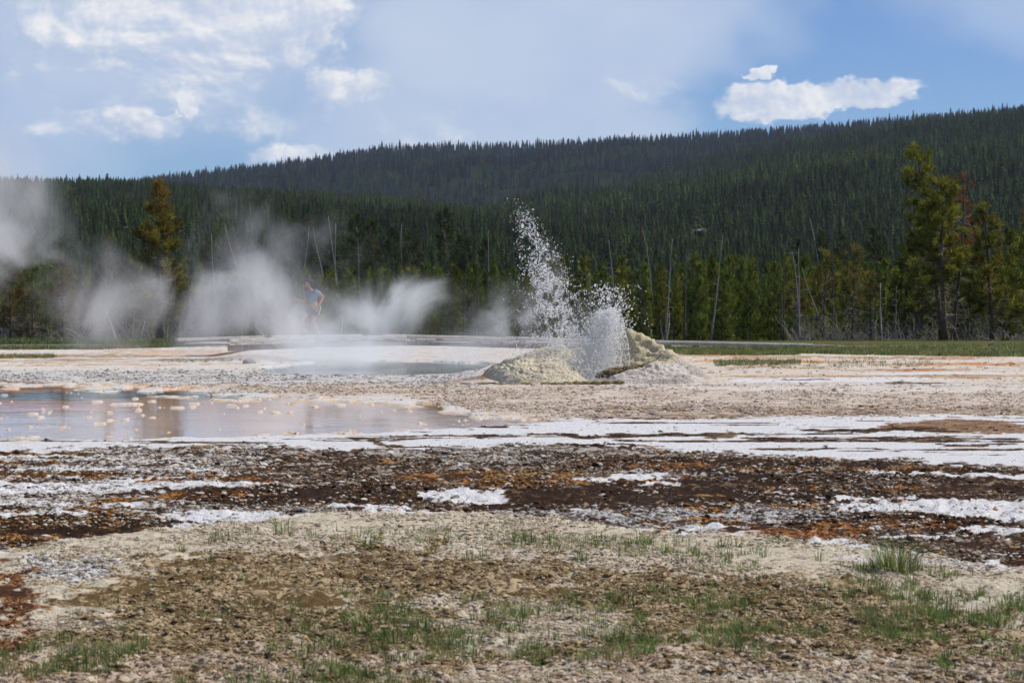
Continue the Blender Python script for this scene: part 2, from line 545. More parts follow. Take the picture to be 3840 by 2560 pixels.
def zone(x, d, fine=True):
    px, py = to_px(x, d)
    n = len(x)
    # wander of the outlines, in rows; noise lives on the ground itself
    j1 = fbm(x * 0.9, d * 0.55, 4, 11) - 0.5
    j2 = fbm(x * 3.3, d * 2.0, 3, 23) - 0.5
    rowpx = (py - HORIZON) ** 2 / (CAM_H * F)          # rows per metre of ground
    q = py + j1 * np.clip(rowpx * 2.2, 6, 42) + j2 * np.clip(rowpx * 0.8, 3, 18)
    qx = px + (fbm(x * 1.3, d * 1.1, 3, 31) - 0.5) * 120
    light = np.zeros((n, 3)); dark = np.zeros((n, 3)); share = np.zeros(n); wet = np.zeros(n)
    hf = np.clip((fbm(x * 5.0, d * 3.6, 4, 171, 0.62) - 0.5) * 2.6 + 0.5, 0, 1) * 0.84 + 0.06
    def put(mask, lc, dc, s, w=0.0):
        nonlocal share, wet
        mask = np.clip((mask - hf) / 0.1 + 0.5, 0, 1)
        k = mask[:, None]
        light[:] = light * (1 - k) + np.array(lc) * k
        dark[:] = dark * (1 - k) + np.array(dc) * k
        share = share * (1 - mask) + s * mask
        wet = wet * (1 - mask) + w * mask
    def ell(cx, cy_, rx, ry, soft=0.5, a=1.0):
        r = np.sqrt(((qx - cx * K) / (rx * K)) ** 2 + ((q - cy_ * K) / (ry * K)) ** 2)
        return sstep(r, 1.0 + soft * 0.5, 1.0 - soft * 0.5) * a
    WHITE = (0.66, 0.65, 0.645); GREY = (0.46, 0.44, 0.42); TAN = (0.54, 0.46, 0.37); PINK = (0.55, 0.45, 0.37)
    BROWN = (0.21, 0.135, 0.075); DARK = (0.036, 0.021, 0.013); OCH = (0.30, 0.17, 0.06); ORANGE = (0.62, 0.25, 0.07)
    # pale sinter flat everywhere to start with
    put(np.ones(n), (0.60, 0.555, 0.50), (0.40, 0.33, 0.26), 0.62)
    big = fbm(x * 0.22, d * 0.12, 3, 51)
    put(sstep(big, 0.5, 0.62) * 0.6, WHITE, GREY, 0.7)
    # left flat behind the pool: pale with orange and brown streaks
    left = sstep(qx, 1300, 700)
    put(left, (0.63, 0.585, 0.53), (0.47, 0.37, 0.29), 0.7)
    st = fbm(x * 0.35, d * 0.5, 4, 61)
    far = sstep(q, 1400, 1370) * sstep(q, 1285, 1305)
    put(far * left * sstep(st, 0.56, 0.7) * 0.6, (0.56, 0.42, 0.29), (0.4, 0.28, 0.18), 0.5)
    put(ell(440, 811, 190, 5, 1.0, 0.6), (0.58, 0.32, 0.15), (0.55, 0.42, 0.3), 0.5)
    put(ell(470, 823, 110, 4, 1.0, 0.6), (0.62, 0.35, 0.16), (0.58, 0.47, 0.36), 0.5)
    put(ell(715, 859, 105, 3.0, 0.5), (0.78, 0.26, 0.09), ORANGE, 0.7)
    put(ell(250, 820, 220, 3.5, 0.8, 0.8), (0.42, 0.28, 0.16), BROWN, 0.6)
    # pebbly grey shore above the pool
    shore = sstep(q, 1383, 1402) * sstep(q, curve(px, POOL_TOP) + 60, curve(px, POOL_TOP) + 15) * sstep(px, 2150, 1750)
    put(shore, (0.60, 0.57, 0.54), (0.26, 0.23, 0.19), 0.6)
    # right flat beyond the cone
    right = sstep(px, 2350, 2600) * sstep(q, 1460, 1430)
    put(right, (0.64, 0.56, 0.47), (0.42, 0.33, 0.24), 0.66)
    put(right * sstep(st, 0.53, 0.66) * 0.75, (0.52, 0.36, 0.22), (0.34, 0.22, 0.13), 0.5)
    put(ell(2230, 840, 200, 3.2, 1.0, 0.85), (0.52, 0.2, 0.07), (0.55, 0.36, 0.2), 0.55)
    put(ell(2100, 853, 140, 2.6, 1.0, 0.8), (0.42, 0.17, 0.07), (0.4, 0.26, 0.16), 0.5)
    put(ell(1750, 834, 160, 2.6, 0.6), ORANGE, (0.5, 0.3, 0.15), 0.5)
    put(ell(1640, 817, 80, 2.4, 0.6), ORANGE, (0.5, 0.3, 0.15), 0.5)
    put(ell(2150, 862, 170, 3.0, 0.6), WHITE, GREY, 0.8)
    put(ell(1920, 876, 260, 6, 0.6), WHITE, (0.5, 0.45, 0.4), 0.75)
    put(ell(1870, 876, 60, 1.6, 0.6), BROWN, DARK, 0.5)
    put(ell(2110, 884, 75, 1.6, 0.6), BROWN, DARK, 0.5)
    # gravel flat in front of the cone
    grav = sstep(q, 1440, 1462) * sstep(q, curve(px, BAND_TOP) + 14, curve(px, BAND_TOP) - 8)
    put(grav, (0.62, 0.535, 0.45), (0.36, 0.265, 0.185), 0.55)
    put(grav * sstep(q, 1510, 1560) * sstep(px, 1800, 2500) * 0.8, (0.5, 0.40, 0.31), (0.21, 0.14, 0.09), 0.48)
    put(grav * ell(2000, 898, 520, 8, 0.9, 0.7), (0.64, 0.58, 0.52), (0.5, 0.42, 0.34), 0.8)
    # the white band
    bt = curve(px, BAND_TOP); bl = curve(px, BAND_LOW)
    band = sstep(q, bt - 14, bt + 14)
    put(band, WHITE, (0.33, 0.26, 0.19), 0.80)
    streak = fbm(x * 0.55, d * 2.1, 4, 71)
    put(band * sstep(streak, 0.6, 0.68) * 0.9, BROWN, DARK, 0.4, 0.4)
    put(ell(2200, 988, 190, 16, 0.6), (0.34, 0.22, 0.14), (0.16, 0.09, 0.05), 0.5)
    put(ell(2020, 995, 170, 5, 0.7), BROWN, DARK, 0.4)
    put(ell(1560, 1010, 190, 5.5, 0.7), (0.3, 0.21, 0.12), DARK, 0.4, 0.4)
    put(ell(1330, 1006, 120, 4.0, 0.7), BROWN, DARK, 0.4, 0.4)
    put(ell(2250, 1027, 80, 2.0, 0.7), BROWN, DARK, 0.4, 0.4)
    put(ell(420, 1040, 120, 6, 0.7), OCH, DARK, 0.5, 0.5)
    put(ell(900, 1026, 30, 3, 0.7), BROWN, DARK, 0.4, 0.4)
    # the dark microbial mat
    ml = curve(px, MAT_LOW)
    mat = sstep(q, bl - 16, bl + 20) * sstep(q, ml + 18, ml - 18)
    put(mat, (0.34, 0.26, 0.19), (0.05, 0.028, 0.016), 0.36, 0.8)
    lum = fbm(x * 0.8, d * 0.6, 4, 81)
    put(mat * sstep(lum, 0.54, 0.66), (0.42, 0.38, 0.33), (0.09, 0.06, 0.04), 0.5, 0.6)
    put(mat * sstep(lum, 0.44, 0.34), (0.15, 0.085, 0.045), (0.035, 0.02, 0.012), 0.34, 0.9)
    lm = sstep(qx, 1250, 700)
    put(mat * lm * 0.8, (0.58, 0.53, 0.47), (0.06, 0.035, 0.02), 0.46, 0.6)
    put(mat * lm * sstep(streak, 0.57, 0.67), WHITE, (0.3, 0.24, 0.18), 0.7, 0.2)
    put(mat * ell(680, 1148, 330, 20, 0.6), (0.14, 0.08, 0.04), DARK, 0.3, 0.9)
    put(mat * ell(1650, 1130, 420, 40, 0.8, 0.8), (0.16, 0.1, 0.06), DARK, 0.3, 0.9)
    put(mat * ell(1500, 1200, 400, 34, 0.8, 0.85), (0.50, 0.48, 0.45), (0.085, 0.06, 0.045), 0.5, 0.5)
    put(mat * ell(160, 1240, 300, 48, 0.7, 0.9), (0.32, 0.17, 0.06), (0.03, 0.017, 0.01), 0.32, 0.8)
    # orange veins in the mat
    ov = fbm(x * 1.1, d * 1.6, 4, 91)
    put(mat * sstep(ov, 0.60, 0.70) * 0.75, (0.36, 0.17, 0.05), (0.07, 0.033, 0.015), 0.42, 0.8)
    put(mat * ell(1750, 1243, 260, 9, 0.8), (0.34, 0.14, 0.05), (0.09, 0.04, 0.02), 0.45, 0.8)
    put(mat * ell(2000, 1225, 180, 14, 0.8, 0.8), (0.4, 0.17, 0.06), (0.08, 0.04, 0.02), 0.36, 0.8)
    put(mat * ell(1260, 1098, 150, 12, 0.9, 0.8), OCH, (0.08, 0.045, 0.02), 0.5, 0.7)
    # white islands in the mat
    for (cx, cy_, rx, ry) in [(1060, 1148, 95, 22), (1010, 1142, 55, 8), (560, 1197, 180, 12), (470, 1206, 100, 5), (1400, 1106, 115, 6), (1480, 1100, 60, 5), (2230, 1177, 300, 13), (2290, 1190, 130, 17),
                              (2000, 1157, 110, 4), (2300, 1231, 110, 8), (1820, 1260, 150, 5), (1460, 1228, 90, 6), (180, 1134, 240, 4.5), (60, 1118, 120, 3),
                              (110, 1192, 130, 3), (2050, 1098, 60, 5), (1800, 1140, 55, 3), (2240, 1100, 140, 5), (330, 1110, 90, 3), (850, 1172, 110, 4), (1650, 1224, 60, 4),
                              (1330, 1180, 40, 3), (1520, 1122, 40, 2.5), (2100, 1247, 80, 3)]:
        put(mat * ell(cx, cy_, rx, ry, 0.7), WHITE, (0.34, 0.29, 0.23), 0.82, 0.1)
    # tan foreground
    fore = sstep(q, ml - 18, ml + 18)
    dep = q - ml
    put(fore, (0.56, 0.49, 0.375), (0.29, 0.215, 0.14), 0.62)
    lump = fbm(x * 1.0, d * 0.8, 4, 101)
    brown = fore * sstep(dep, 70, 240) * sstep(lump, 0.28, 0.52)
    brown = np.maximum(brown, fore * ell(800, 1345, 620, 60, 0.9, 0.9))
    put(brown, (0.42, 0.325, 0.195), (0.135, 0.088, 0.04), 0.46)
    put(fore * sstep(q, 2400, 2560) * 0.6, (0.54, 0.44, 0.335), (0.22, 0.145, 0.08), 0.6)
    put(fore * ell(2250, 1300, 300, 16, 0.8, 0.7), (0.62, 0.56, 0.5), (0.4, 0.33, 0.26), 0.7)
    put(fore * ell(150, 1330, 130, 30, 0.8, 0.8), (0.62, 0.6, 0.57), (0.2, 0.16, 0.12), 0.6)
    put(fore * ell(-10, 1400, 90, 100, 1.0, 0.6), (0.36, 0.17, 0.07), (0.07, 0.035, 0.02), 0.38, 0.7)
    edgeL = sstep(q, 1309, 1299) * np.maximum(sstep(px, 2440, 2520), sstep(px, 1000, 850))
    put(edgeL, (0.17, 0.155, 0.06), (0.075, 0.08, 0.03), 0.4)
    # the pool bed
    pt = curve(px, POOL_TOP); pl = curve(px, POOL_LOW)
    pool = sstep(q, pt - 6, pt + 10) * sstep(py + j2 * 10, pl + 3, pl - 5) * sstep(px, 2260, 2120)
    put(pool, (0.66, 0.42, 0.20), (0.54, 0.36, 0.2), 0.6, 0.5)
    pb = fbm(x * 0.25, d * 0.35, 3, 111)
    put(pool * sstep(pb, 0.5, 0.65), (0.75, 0.42, 0.17), (0.6, 0.36, 0.18), 0.6, 0.5)
    put(pool * ell(150, 894, 420, 7, 0.7), (0.78, 0.38, 0.15), ORANGE, 0.6)
    put(pool * ell(200, 905, 480, 8, 0.8), (0.12, 0.15, 0.13), (0.08, 0.1, 0.09), 0.5)
    put(pool * ell(60, 930, 260, 11, 0.8), (0.8, 0.36, 0.15), ORANGE, 0.6)
    put(pool * sstep(py, 1455, 1430), (0.28, 0.19, 0.12), (0.14, 0.1, 0.07), 0.5)
    # blue pool
    bp = np.array(BLUE, float)
    cxs, cys = bp[:, 0].mean(), bp[:, 1].mean()
    up = np.interp(px, [980, 1240, 1560, 1800, 1850], [1382, 1352, 1354, 1362, 1370]); lo = np.interp(px, [980, 1000, 1150, 1560, 1690, 1800, 1850], [1382, 1400, 1410, 1409, 1402, 1388, 1370])
    blue = sstep(py + j2 * 4, up - 2, up + 3) * sstep(py + j2 * 4, lo + 2, lo - 3) * (px > 980) * (px < 1850)
    put(blue, (0.22, 0.36, 0.4), (0.16, 0.28, 0.33), 0.5, 0.4)
    # ---- relief
    h = 0.035 + 0.05 * (fbm(x * 0.28, d * 0.2, 3, 121) - 0.3)
    lumps = fbm(x * 9.0, d * 9.0, 3, 131)
    clods = fbm(x * 4.2, d * 4.2, 3, 141)
    h = h + mat * (0.05 * np.maximum(lumps - 0.42, 0) * 2 - 0.012)
    h = h + fore * (0.035 * np.maximum(clods - 0.42, 0) + 0.04 * np.maximum(lumps - 0.42, 0) * 1.6)
    h = h + brown * 0.014 * sstep(lumps, 0.45, 0.65)
    h = h + grav * 0.02 * (lumps - 0.4) + band * (1 - mat) * (1 - fore) * 0.014 * (lumps - 0.4)
    h = np.maximum(h, 0.012)
    isl = np.zeros(n)
    near_top = sstep(py, pt + 48, pt + 4) * pool
    isl = np.maximum(isl, near_top * (0.07 * (fbm(x * 2.2, d * 1.5, 4, 151) - 0.47) / 0.2))
    sp = fbm(x * 3.0, d * 2.0, 5, 161, 0.6)
    isl = np.maximum(isl, pool * (sp + 0.35 * (lumps - 0.5) - 0.75) * 0.3)
    low_edge = sstep(py, pl - 45, pl - 8) * pool
    isl = np.maximum(isl, low_edge * (sp - 0.56) * 0.2)
    for (ix, iy, ir, ih) in ISLES:
        c = on_ground(ix, iy)
        rw = ir / F * c.y
        r = np.sqrt(((x - c.x) / rw) ** 2 + ((d - c.y) / (rw * 0.8 + 0.12)) ** 2) + (sp - 0.5) * 1.5
        isl = np.maximum(isl, pool * sstep(r, 1.0, 0.35) * ih * (0.75 + 0.5 * lumps))
    hp = -0.03 + np.minimum(np.maximum(isl, 0) * 2.3, 0.042 + 0.022 * lumps)
    h = h * (1 - pool) + hp * pool
    crust = pool * sstep(h, 0.002, 0.012)
    ck = crust[:, None]
    light[:] = light * (1 - ck) + np.array([0.63, 0.60, 0.56]) * ck
    dark[:] = dark * (1 - ck) + np.array([0.40, 0.34, 0.28]) * ck
    share = share * (1 - crust) + 0.7 * crust
    
    h = h * (1 - blue) + blue * -0.12
    wd = np.interp(px, [p[0] for p in WALK], [p[2] for p in WALK]); wz = np.interp(px, [p[0] for p in WALK], [CAM_H - (p[1] - HORIZON) / F * p[2] for p in WALK])
    h = h + sstep(np.abs(d - wd - 1.0), 4.6, 0.9) * np.maximum(wz - 0.24, 0) * sstep(px, 760, 960) * (1 - blue)
    for (ux, uy, urx, ury) in PUDDLES:
        r = np.sqrt(((px - ux) / urx) ** 2 + ((py - uy) / ury) ** 2) + (lumps - 0.5) * 0.9
        k = sstep(r, 1.15, 0.75)
        h = h * (1 - k) + k * -0.02
        put(k * 0.8, (0.12, 0.07, 0.035), DARK, 0.4, 0.9)
    return light, dark, share, wet, h, dict(mat=mat, fore=fore, grav=grav, pool=pool, shore=shore, band=band * (1 - mat) * (1 - fore), brown=brown, px=px, py=py, dep=dep, right=right)


def build_ground():
    p, k0 = 1.5, 0.0165
    a = 8.0 ** -0.5; b = 87.0 ** -0.5
    nr = int((10 ** 1.5 / k0) * 2 * (a - b))
    s = np.linspace(a, b, nr)
    d = s ** -2.0
    nc = 780
    u = np.linspace(-1, 1, nc)
    u = (u * 0.72 + 0.28 * u ** 3) * 0.36
    X = (u[None, :] * (d[:, None] + 5.0)); D = np.repeat(d[:, None], nc, axis=1)
    x, dd = X.ravel(), D.ravel()
    light, dark, share, wet, h, _ = zone(x, dd)
    edge = np.minimum(sstep(np.abs(np.tile(u, nr)), 0.36, 0.345), sstep(dd, 87.0, 85.0))
    h = h * edge - 0.25 * (1 - edge)
    me = make_mesh('basin_floor', np.stack([x, dd, h], 1), quads=grid_quads(nr, nc), cols=dict(light=light, dark=dark, share=share, wet=wet))
    obj('ground', me, M['ground'], kind='structure', label='pale sinter flat with brown microbial mats around the geyser', cat='ground')
    return nr, nc


build_ground()


def terrain_z(x, y):
    z = np.interp(y, [-500, 60, 84, 90, 170, 320, 6000], [-0.16, -0.16, -0.16, -0.1, -1.9, -2.6, -6.0])
    return z


def build_terrain():
    ys = np.concatenate([np.linspace(-60, 84, 30), np.linspace(86, 180, 60), np.linspace(190, 700, 40), np.linspace(750, 3300, 30)])
    xs = np.concatenate([np.linspace(-1400, -90, 30), np.linspace(-85, 85, 120), np.linspace(90, 1400, 30)])
    X, Y = np.meshgrid(xs, ys)
    x, y = X.ravel(), Y.ravel()
    z = terrain_z(x, y) + np.where(y > 86, 0.25 * (fbm(x * 0.15, y * 0.15, 3, 5) - 0.5), 0)
    obj('terrain', make_mesh('terrain', np.stack([x, y, z], 1), quads=grid_quads(len(ys), len(xs))), M['terrain'], kind='structure',
        label='forest floor sinking away behind the geyser basin', cat='ground')


build_terrain()


def flat_poly(name, pts, z):
    me = bpy.data.meshes.new(name)
    me.from_pydata([(p[0], p[1], z) for p in pts], [], [list(range(len(pts)))])
    return me


def water():
    top = [(x, y - 14) for x, y in POOL_TOP]
    low = [(x, y + 5) for x, y in reversed(POOL_LOW)]
    pts = [on_ground(x * K, y * K) for x, y in top + low]
    obj('pool_water', flat_poly('pool_water', pts, 0.0), M['pool'], kind='structure', label='shallow orange bedded runoff pool mirroring the sky', cat='water')
    c = np.array(BLUE, float); m = c.mean(0)
    pts = [on_ground(m[0] + (px - m[0]) * 1.03, m[1] + (py - m[1]) * 1.25) for px, py in BLUE]
    obj('hot_pool_water', flat_poly('hot_pool_water', pts, -0.004), M['blue'], kind='structure', label='steaming blue hot pool left of the geyser cone', cat='water')
    for (ux, uy, rx, ry), lab in zip(PUDDLES, ('thin bluish puddle in the brown mat at the right', 'tiny puddle in the brown mat below the geyser cone', 'narrow dark puddle in the mat near the big grass tuft')):
        pts = [on_ground(ux + 1.5 * rx * math.cos(a), uy + 2.4 * ry * math.sin(a)) for a in np.linspace(0, 2 * math.pi, 20)[:-1]]
        obj('puddle', flat_poly('puddle', pts, -0.002), M['pool'], kind='structure', label=lab, cat='puddle')


water()

# ------------------------------------------------------------------ scattered stuff
def proto_collection(name, objs):
    c = bpy.data.collections.new(name)
    for o in objs:
        c.objects.link(o)
    return c


def proto(name, me, mat):
    me.materials.append(mat)
    return bpy.data.objects.new(name, me)


def scatter(name, pts, rot, scl, col, idx, coll, label, cat):
    me = bpy.data.meshes.new(name)
    n = len(pts)
    me.vertices.add(n); me.vertices.foreach_set('co', np.asarray(pts, np.float32).ravel())
    for nm, v in (('rot', rot), ('scl', scl)):
        me.attributes.new(nm, 'FLOAT_VECTOR', 'POINT').data.foreach_set('vector', np.asarray(v, np.float32).ravel())
    me.attributes.new('idx', 'INT', 'POINT').data.foreach_set('value', np.asarray(idx, np.int32))
    c = np.asarray(col, np.float32)
    c = np.hstack([c, np.ones((n, 1), np.float32)])
    me.attributes.new('col', 'FLOAT_COLOR', 'POINT').data.foreach_set('color', c.ravel())
    me.update()
    o = obj(name, me, None, label=label, cat=cat, kind='stuff')
    g = bpy.data.node_groups.new(name, 'GeometryNodeTree')
    g.interface.new_socket('Geometry', in_out='INPUT', socket_type='NodeSocketGeometry')
    g.interface.new_socket('Geometry', in_out='OUTPUT', socket_type='NodeSocketGeometry')
    nn = g.nodes
    gi = nn.new('NodeGroupInput'); go = nn.new('NodeGroupOutput')
    ci = nn.new('GeometryNodeCollectionInfo')
    ci.inputs['Collection'].default_value = coll
    ci.inputs['Separate Children'].default_value = True
    ci.inputs['Reset Children'].default_value = True
    def na(nm, ty):
        a = nn.new('GeometryNodeInputNamedAttribute'); a.data_type = ty; a.inputs[0].default_value = nm
        return a.outputs['Attribute']
    ip = nn.new('GeometryNodeInstanceOnPoints')
    er = nn.new('FunctionNodeEulerToRotation')
    L = g.links.new
    L(na('rot', 'FLOAT_VECTOR'), er.inputs[0])
    L(gi.outputs[0], ip.inputs['Points'])
    L(ci.outputs[0], ip.inputs['Instance'])
    ip.inputs['Pick Instance'].default_value = True
    L(na('idx', 'INT'), ip.inputs['Instance Index'])
    L(er.outputs[0], ip.inputs['Rotation'])
    L(na('scl', 'FLOAT_VECTOR'), ip.inputs['Scale'])
    L(ip.outputs[0], go.inputs[0])
    md = o.modifiers.new('scatter', 'NODES')
    md.node_group = g
    return o


def stones():
    v, f = ico(2)
    vs, fs = ico(1)
    pr = []
    for i in range(5):
        vv, ff = (v, f) if i < 2 else (vs, fs)
        a = vv.copy()
        a += 0.28 * (np.stack([vnoise(a[:, k] * 2.1 + 5 * i + 9, a[:, (k + 1) % 3] * 2.1 + 7 + k, 200 + i * 3 + k) for k in range(3)], 1) - 0.5) * 2
        a[:, 2] *= 0.75
        pr.append(proto('crumb_%d' % i, make_mesh('crumb', a, faces=ff, smooth=False), M['stone']))
    coll = proto_collection('crumbs', pr)
    # candidates spread with a density that falls with distance
    n = 750000
    s = RNG.uniform(1 / 66.0, 1 / 9.5, n)
    d = 1.0 / s
    x = RNG.uniform(-0.27, 0.27, n) * (d + 2)
    light, dark, share, wet, h, z = zone(x, d)
    dens = 0.02 + z['mat'] * 0.55 + z['fore'] * 0.8 + z['grav'] * 0.55 + z['shore'] * 0.7 + z['band'] * 0.05 + z['right'] * 0.1
    cl = fbm(x * 1.6, d * 1.1, 3, 211)
    bare = sstep(share, 0.7, 0.8) * sstep(light[:, 0], 0.6, 0.64)
    dens = dens * (1 - 0.85 * bare)
    dens = dens * sstep(cl, 0.28, 0.6) * (1 - z['pool'] * 0.96)
    keep = (RNG.random(n) < dens) & (h > 0.0)
    x, d, h, light, dark = x[keep], d[keep], h[keep], light[keep], dark[keep]
    zm = {k: v_[keep] for k, v_ in z.items()}
    m = len(x)
    mixf = RNG.random(m)[:, None] ** 1.4
    col = dark * (1 - mixf) + light * mixf
    pale = RNG.random(m) < (0.22 * zm['mat'] + 0.04)
    col[pale] = np.array([0.52, 0.47, 0.40]) * RNG.uniform(0.7, 1.15, (pale.sum(), 1))
    col[pale & (zm['fore'] > 0.5)] = np.array([0.5, 0.42, 0.33])
    orange = (RNG.random(m) < 0.028 * zm['mat'])
    col[orange] = np.array([0.4, 0.19, 0.06]) * RNG.uniform(0.6, 1.1, (orange.sum(), 1))
    size = np.exp(np.clip(RNG.normal(-0.1, 0.55, m), -2, 1.0)) * (0.0045 + 0.00022 * d)
    size *= 0.9 + 0.05 * zm['mat'] - 0.14 * zm['fore']
    scl = size[:, None] * RNG.uniform(0.6, 1.9, (m, 3)); scl[:, 2] *= 0.6
    rot = np.zeros((m, 3)); rot[:, 2] = RNG.uniform(0, 6.28, m); rot[:, 0] = RNG.normal(0, 0.25, m)
    scatter('sinter_gravel', np.stack([x, d, h + size * 0.15], 1), rot, scl, col, RNG.integers(0, 5, m), coll,
            'crumbs of grey and brown sinter strewn over the flat', 'gravel')
    print('stones', m)


stones()


def blade(mb, base, az, L, lean, w, col):
    pts = []
    for t in (0.0, 0.35, 0.7, 1.0):
        out = lean * L * t ** 1.7
        pts.append((base[0] + math.cos(az) * out, base[1] + math.sin(az) * out, base[2] + L * t * (1 - 0.25 * lean * t)))
    sx, sy = -math.sin(az) * w, math.cos(az) * w
    v = []
    for p, k in zip(pts, (1.0, 0.85, 0.55, 0.05)):
        v.append((p[0] - sx * k, p[1] - sy * k, p[2])); v.append((p[0] + sx * k, p[1] + sy * k, p[2]))
    fs = []
    for i in range(3):
        a = 2 * i
        fs += [(a, a + 1, a + 3), (a, a + 3, a + 2)]
    mb.add(v, fs, col)


def tuft_mesh(name, n, L, spread, w, lean, pale, seed):
    r = random.Random(seed)
    mb = MB()
    for _ in range(n):
        a = r.uniform(0, 6.28); q = spread * math.sqrt(r.random())
        g = r.uniform(0.7, 1.25)
        c = (0.50 * g, 0.44 * g, 0.24 * g) if r.random() < pale else (0.115 * g, 0.185 * g, 0.035 * g)
        blade(mb, (q * math.cos(a), q * math.sin(a), -0.01), a + r.uniform(-0.8, 0.8), L * (0.25 + 0.9 * r.random() ** 1.3), r.uniform(0.1, 1.0) * lean, w * r.uniform(0.6, 1.2), c)
    return mb.mesh(name, smooth=True)


def grass():
    pr = []
    for i in range(6):
        mb = tuft_mesh('sprig', (5, 9, 14, 7, 4, 20)[i], 1.0, (0.35, 0.5, 0.8, 0.4, 0.3, 1.0)[i], 0.045, 1.0, 0.0, 40 + i)
        # sprigs take their colour from the instance
        pr.append(proto('sprig_%d' % i, mb, M['grass']))
    coll = proto_collection('sprigs', pr)
    n = 90000
    d = 1.0 / RNG.uniform(1 / 21.0, 1 / 9.5, n)
    x = RNG.uniform(-0.27, 0.27, n) * (d + 2)
    light, dark, share, wet, h, z = zone(x, d)
    px, py = z['px'], z['py']
    pn = fbm(x * 0.75, d * 0.75, 3, 301)
    pn2 = fbm(x * 3.2, d * 3.2, 2, 311)
    def e(cx, cy_, rx, ry):
        return np.exp(-(((px - cx) / rx) ** 2 + ((py - cy_) / ry) ** 2))
    bias = 0.42 * e(1250, 2380, 700, 150) + 0.07 * e(3000, 2300, 700, 200) + 0.2 * e(3700, 2330, 160, 120) + 0.10 * e(2700, 2400, 300, 80) + 0.10 * e(1500, 2090, 800, 60)
    dens = z['fore'] * np.clip((pn - 0.52) * 2.0 + bias * 1.5, 0, 1) * sstep(pn2, 0.42, 0.66) * sstep(z['dep'], 0, 120)
    keep = RNG.random(n) < np.minimum(dens, 1) * 0.8
    x, d, h = x[keep], d[keep], h[keep]
    m = len(x)
    g = RNG.uniform(0.7, 1.35, (m, 1))
    col = np.array([0.115, 0.175, 0.04]) * g
    dry = RNG.random(m) < 0.25
    col[dry] = np.array([0.32, 0.28, 0.13]) * g[dry]
    s = RNG.uniform(0.04, 0.095, m)
    scl = np.stack([s * 0.8, s * 0.8, s * RNG.uniform(0.8, 1.3, m)], 1)
    rot = np.zeros((m, 3)); rot[:, 2] = RNG.uniform(0, 6.28, m)
    scatter('sparse_grass', np.stack([x, d, h], 1), rot, scl, col, RNG.integers(0, 6, m), coll, 'sparse short green grass on the tan foreground soil', 'grass')
    print('grass', m)
    # the two grassy banks at the forest edge and the sedge streaks on the flats
    P = []; COL = []; S = []
    def bank(n, x0, x1, yf, zf, dry, size, thick):
        px = RNG.uniform(x0, x1, n)
        py = yf(px, n)
        d = np.array([row_to_d(v) for v in py])
        x = (px - 1920) / F * d
        zz = np.full(n, 0.03) + np.where(d > 84, -0.06, 0)
        g = RNG.uniform(0.65, 1.3, (n, 1))
        c = np.array([0.10, 0.145, 0.035]) * g
        k = RNG.random(n) < dry
        c[k] = np.array([0.30, 0.25, 0.11]) * g[k]
        P.append(np.stack([x, d, zz], 1)); COL.append(c); S.append(RNG.uniform(0.6, 1.3, n) * size)
    U = lambda lo, hi: (lambda px, n: RNG.uniform(0, 1, n) * (np.interp(px, *hi) - np.interp(px, *lo)) + np.interp(px, *lo))
    bank(7000, 2480, 4300, U(([2480, 3100, 3840, 4300], [1302, 1312, 1301, 1300]), ([2480, 2900, 3200, 3840, 4300], [1316, 1330, 1337, 1346, 1350])), 0, 0.22, 0.16, 1)
    bank(1500, 2490, 2990, U(([2490, 2990], [1319, 1321]), ([2490, 2990], [1338, 1338])), 0, 0.2, 0.13, 1)
    bank(2600, -500, 900, U(([-500, 300, 900], [1296, 1290, 1292]), ([-500, 300, 900], [1301, 1301, 1300])), 0, 0.15, 0.24, 1)
    bank(2600, -500, 760, U(([-500, 300, 760], [1314, 1308, 1302]), ([-500, 300, 760], [1322, 1316, 1304])), 0, 0.3, 0.15, 1)
    bank(500, -60, 200, U(([-60, 200], [1340, 1341]), ([-60, 200], [1350, 1347])), 0, 0.75, 0.12, 1)
    bank(420, 2680, 3000, U(([2680, 3000], [1362, 1358]), ([2680, 3000], [1380, 1375])), 0, 0.4, 0.12, 1)
    bank(260, 2750, 3500, U(([2750, 3500], [1356, 1352]), ([2750, 3500], [1392, 1382])), 0, 0.55, 0.1, 1)
    bank(120, 600, 950, U(([600, 950], [1352, 1350]), ([600, 950], [1366, 1360])), 0, 0.4, 0.08, 1)
    P = np.vstack(P); COL = np.vstack(COL); S = np.concatenate(S); m = len(P)
    rot = np.zeros((m, 3)); rot[:, 2] = RNG.uniform(0, 6.28, m)
    scatter('bank_grass', P, rot, np.stack([S, S, S], 1), COL, RNG.integers(0, 6, m), coll, 'band of green and straw grass along the forest edge', 'grass')


grass()

# ------------------------------------------------------------------ the forested hills
def hill_fn(crest, dc, db, tree_h, z0, relief, seed, wav):
    pts = np.array(crest, float)
    def fn(px, t):
        u = (px - 1920.0) / F
        dcv = dc + wav * np.sin(px * 0.0011 + seed)
        d = db + (dcv - db) * t
        e = (HORIZON - np.interp(px, pts[:, 0], pts[:, 1])) / F
        zc = CAM_H + e * dcv - tree_h
        x = u * d
        prof = np.where(t <= 1, 0.5 * t + 0.5 * np.sin(np.clip(t, 0, 1) * math.pi / 2) ** 1.2, 1 - (t - 1) * 0.8)
        z = z0 + (zc - z0) * prof
        nz = fbm(x / 130.0 + seed, d / 210.0, 4, 400 + int(seed)) - 0.5
        z = z + relief * nz * np.sin(np.clip(t, 0, 1) * math.pi) * 2
        return x, d, z
    return fn


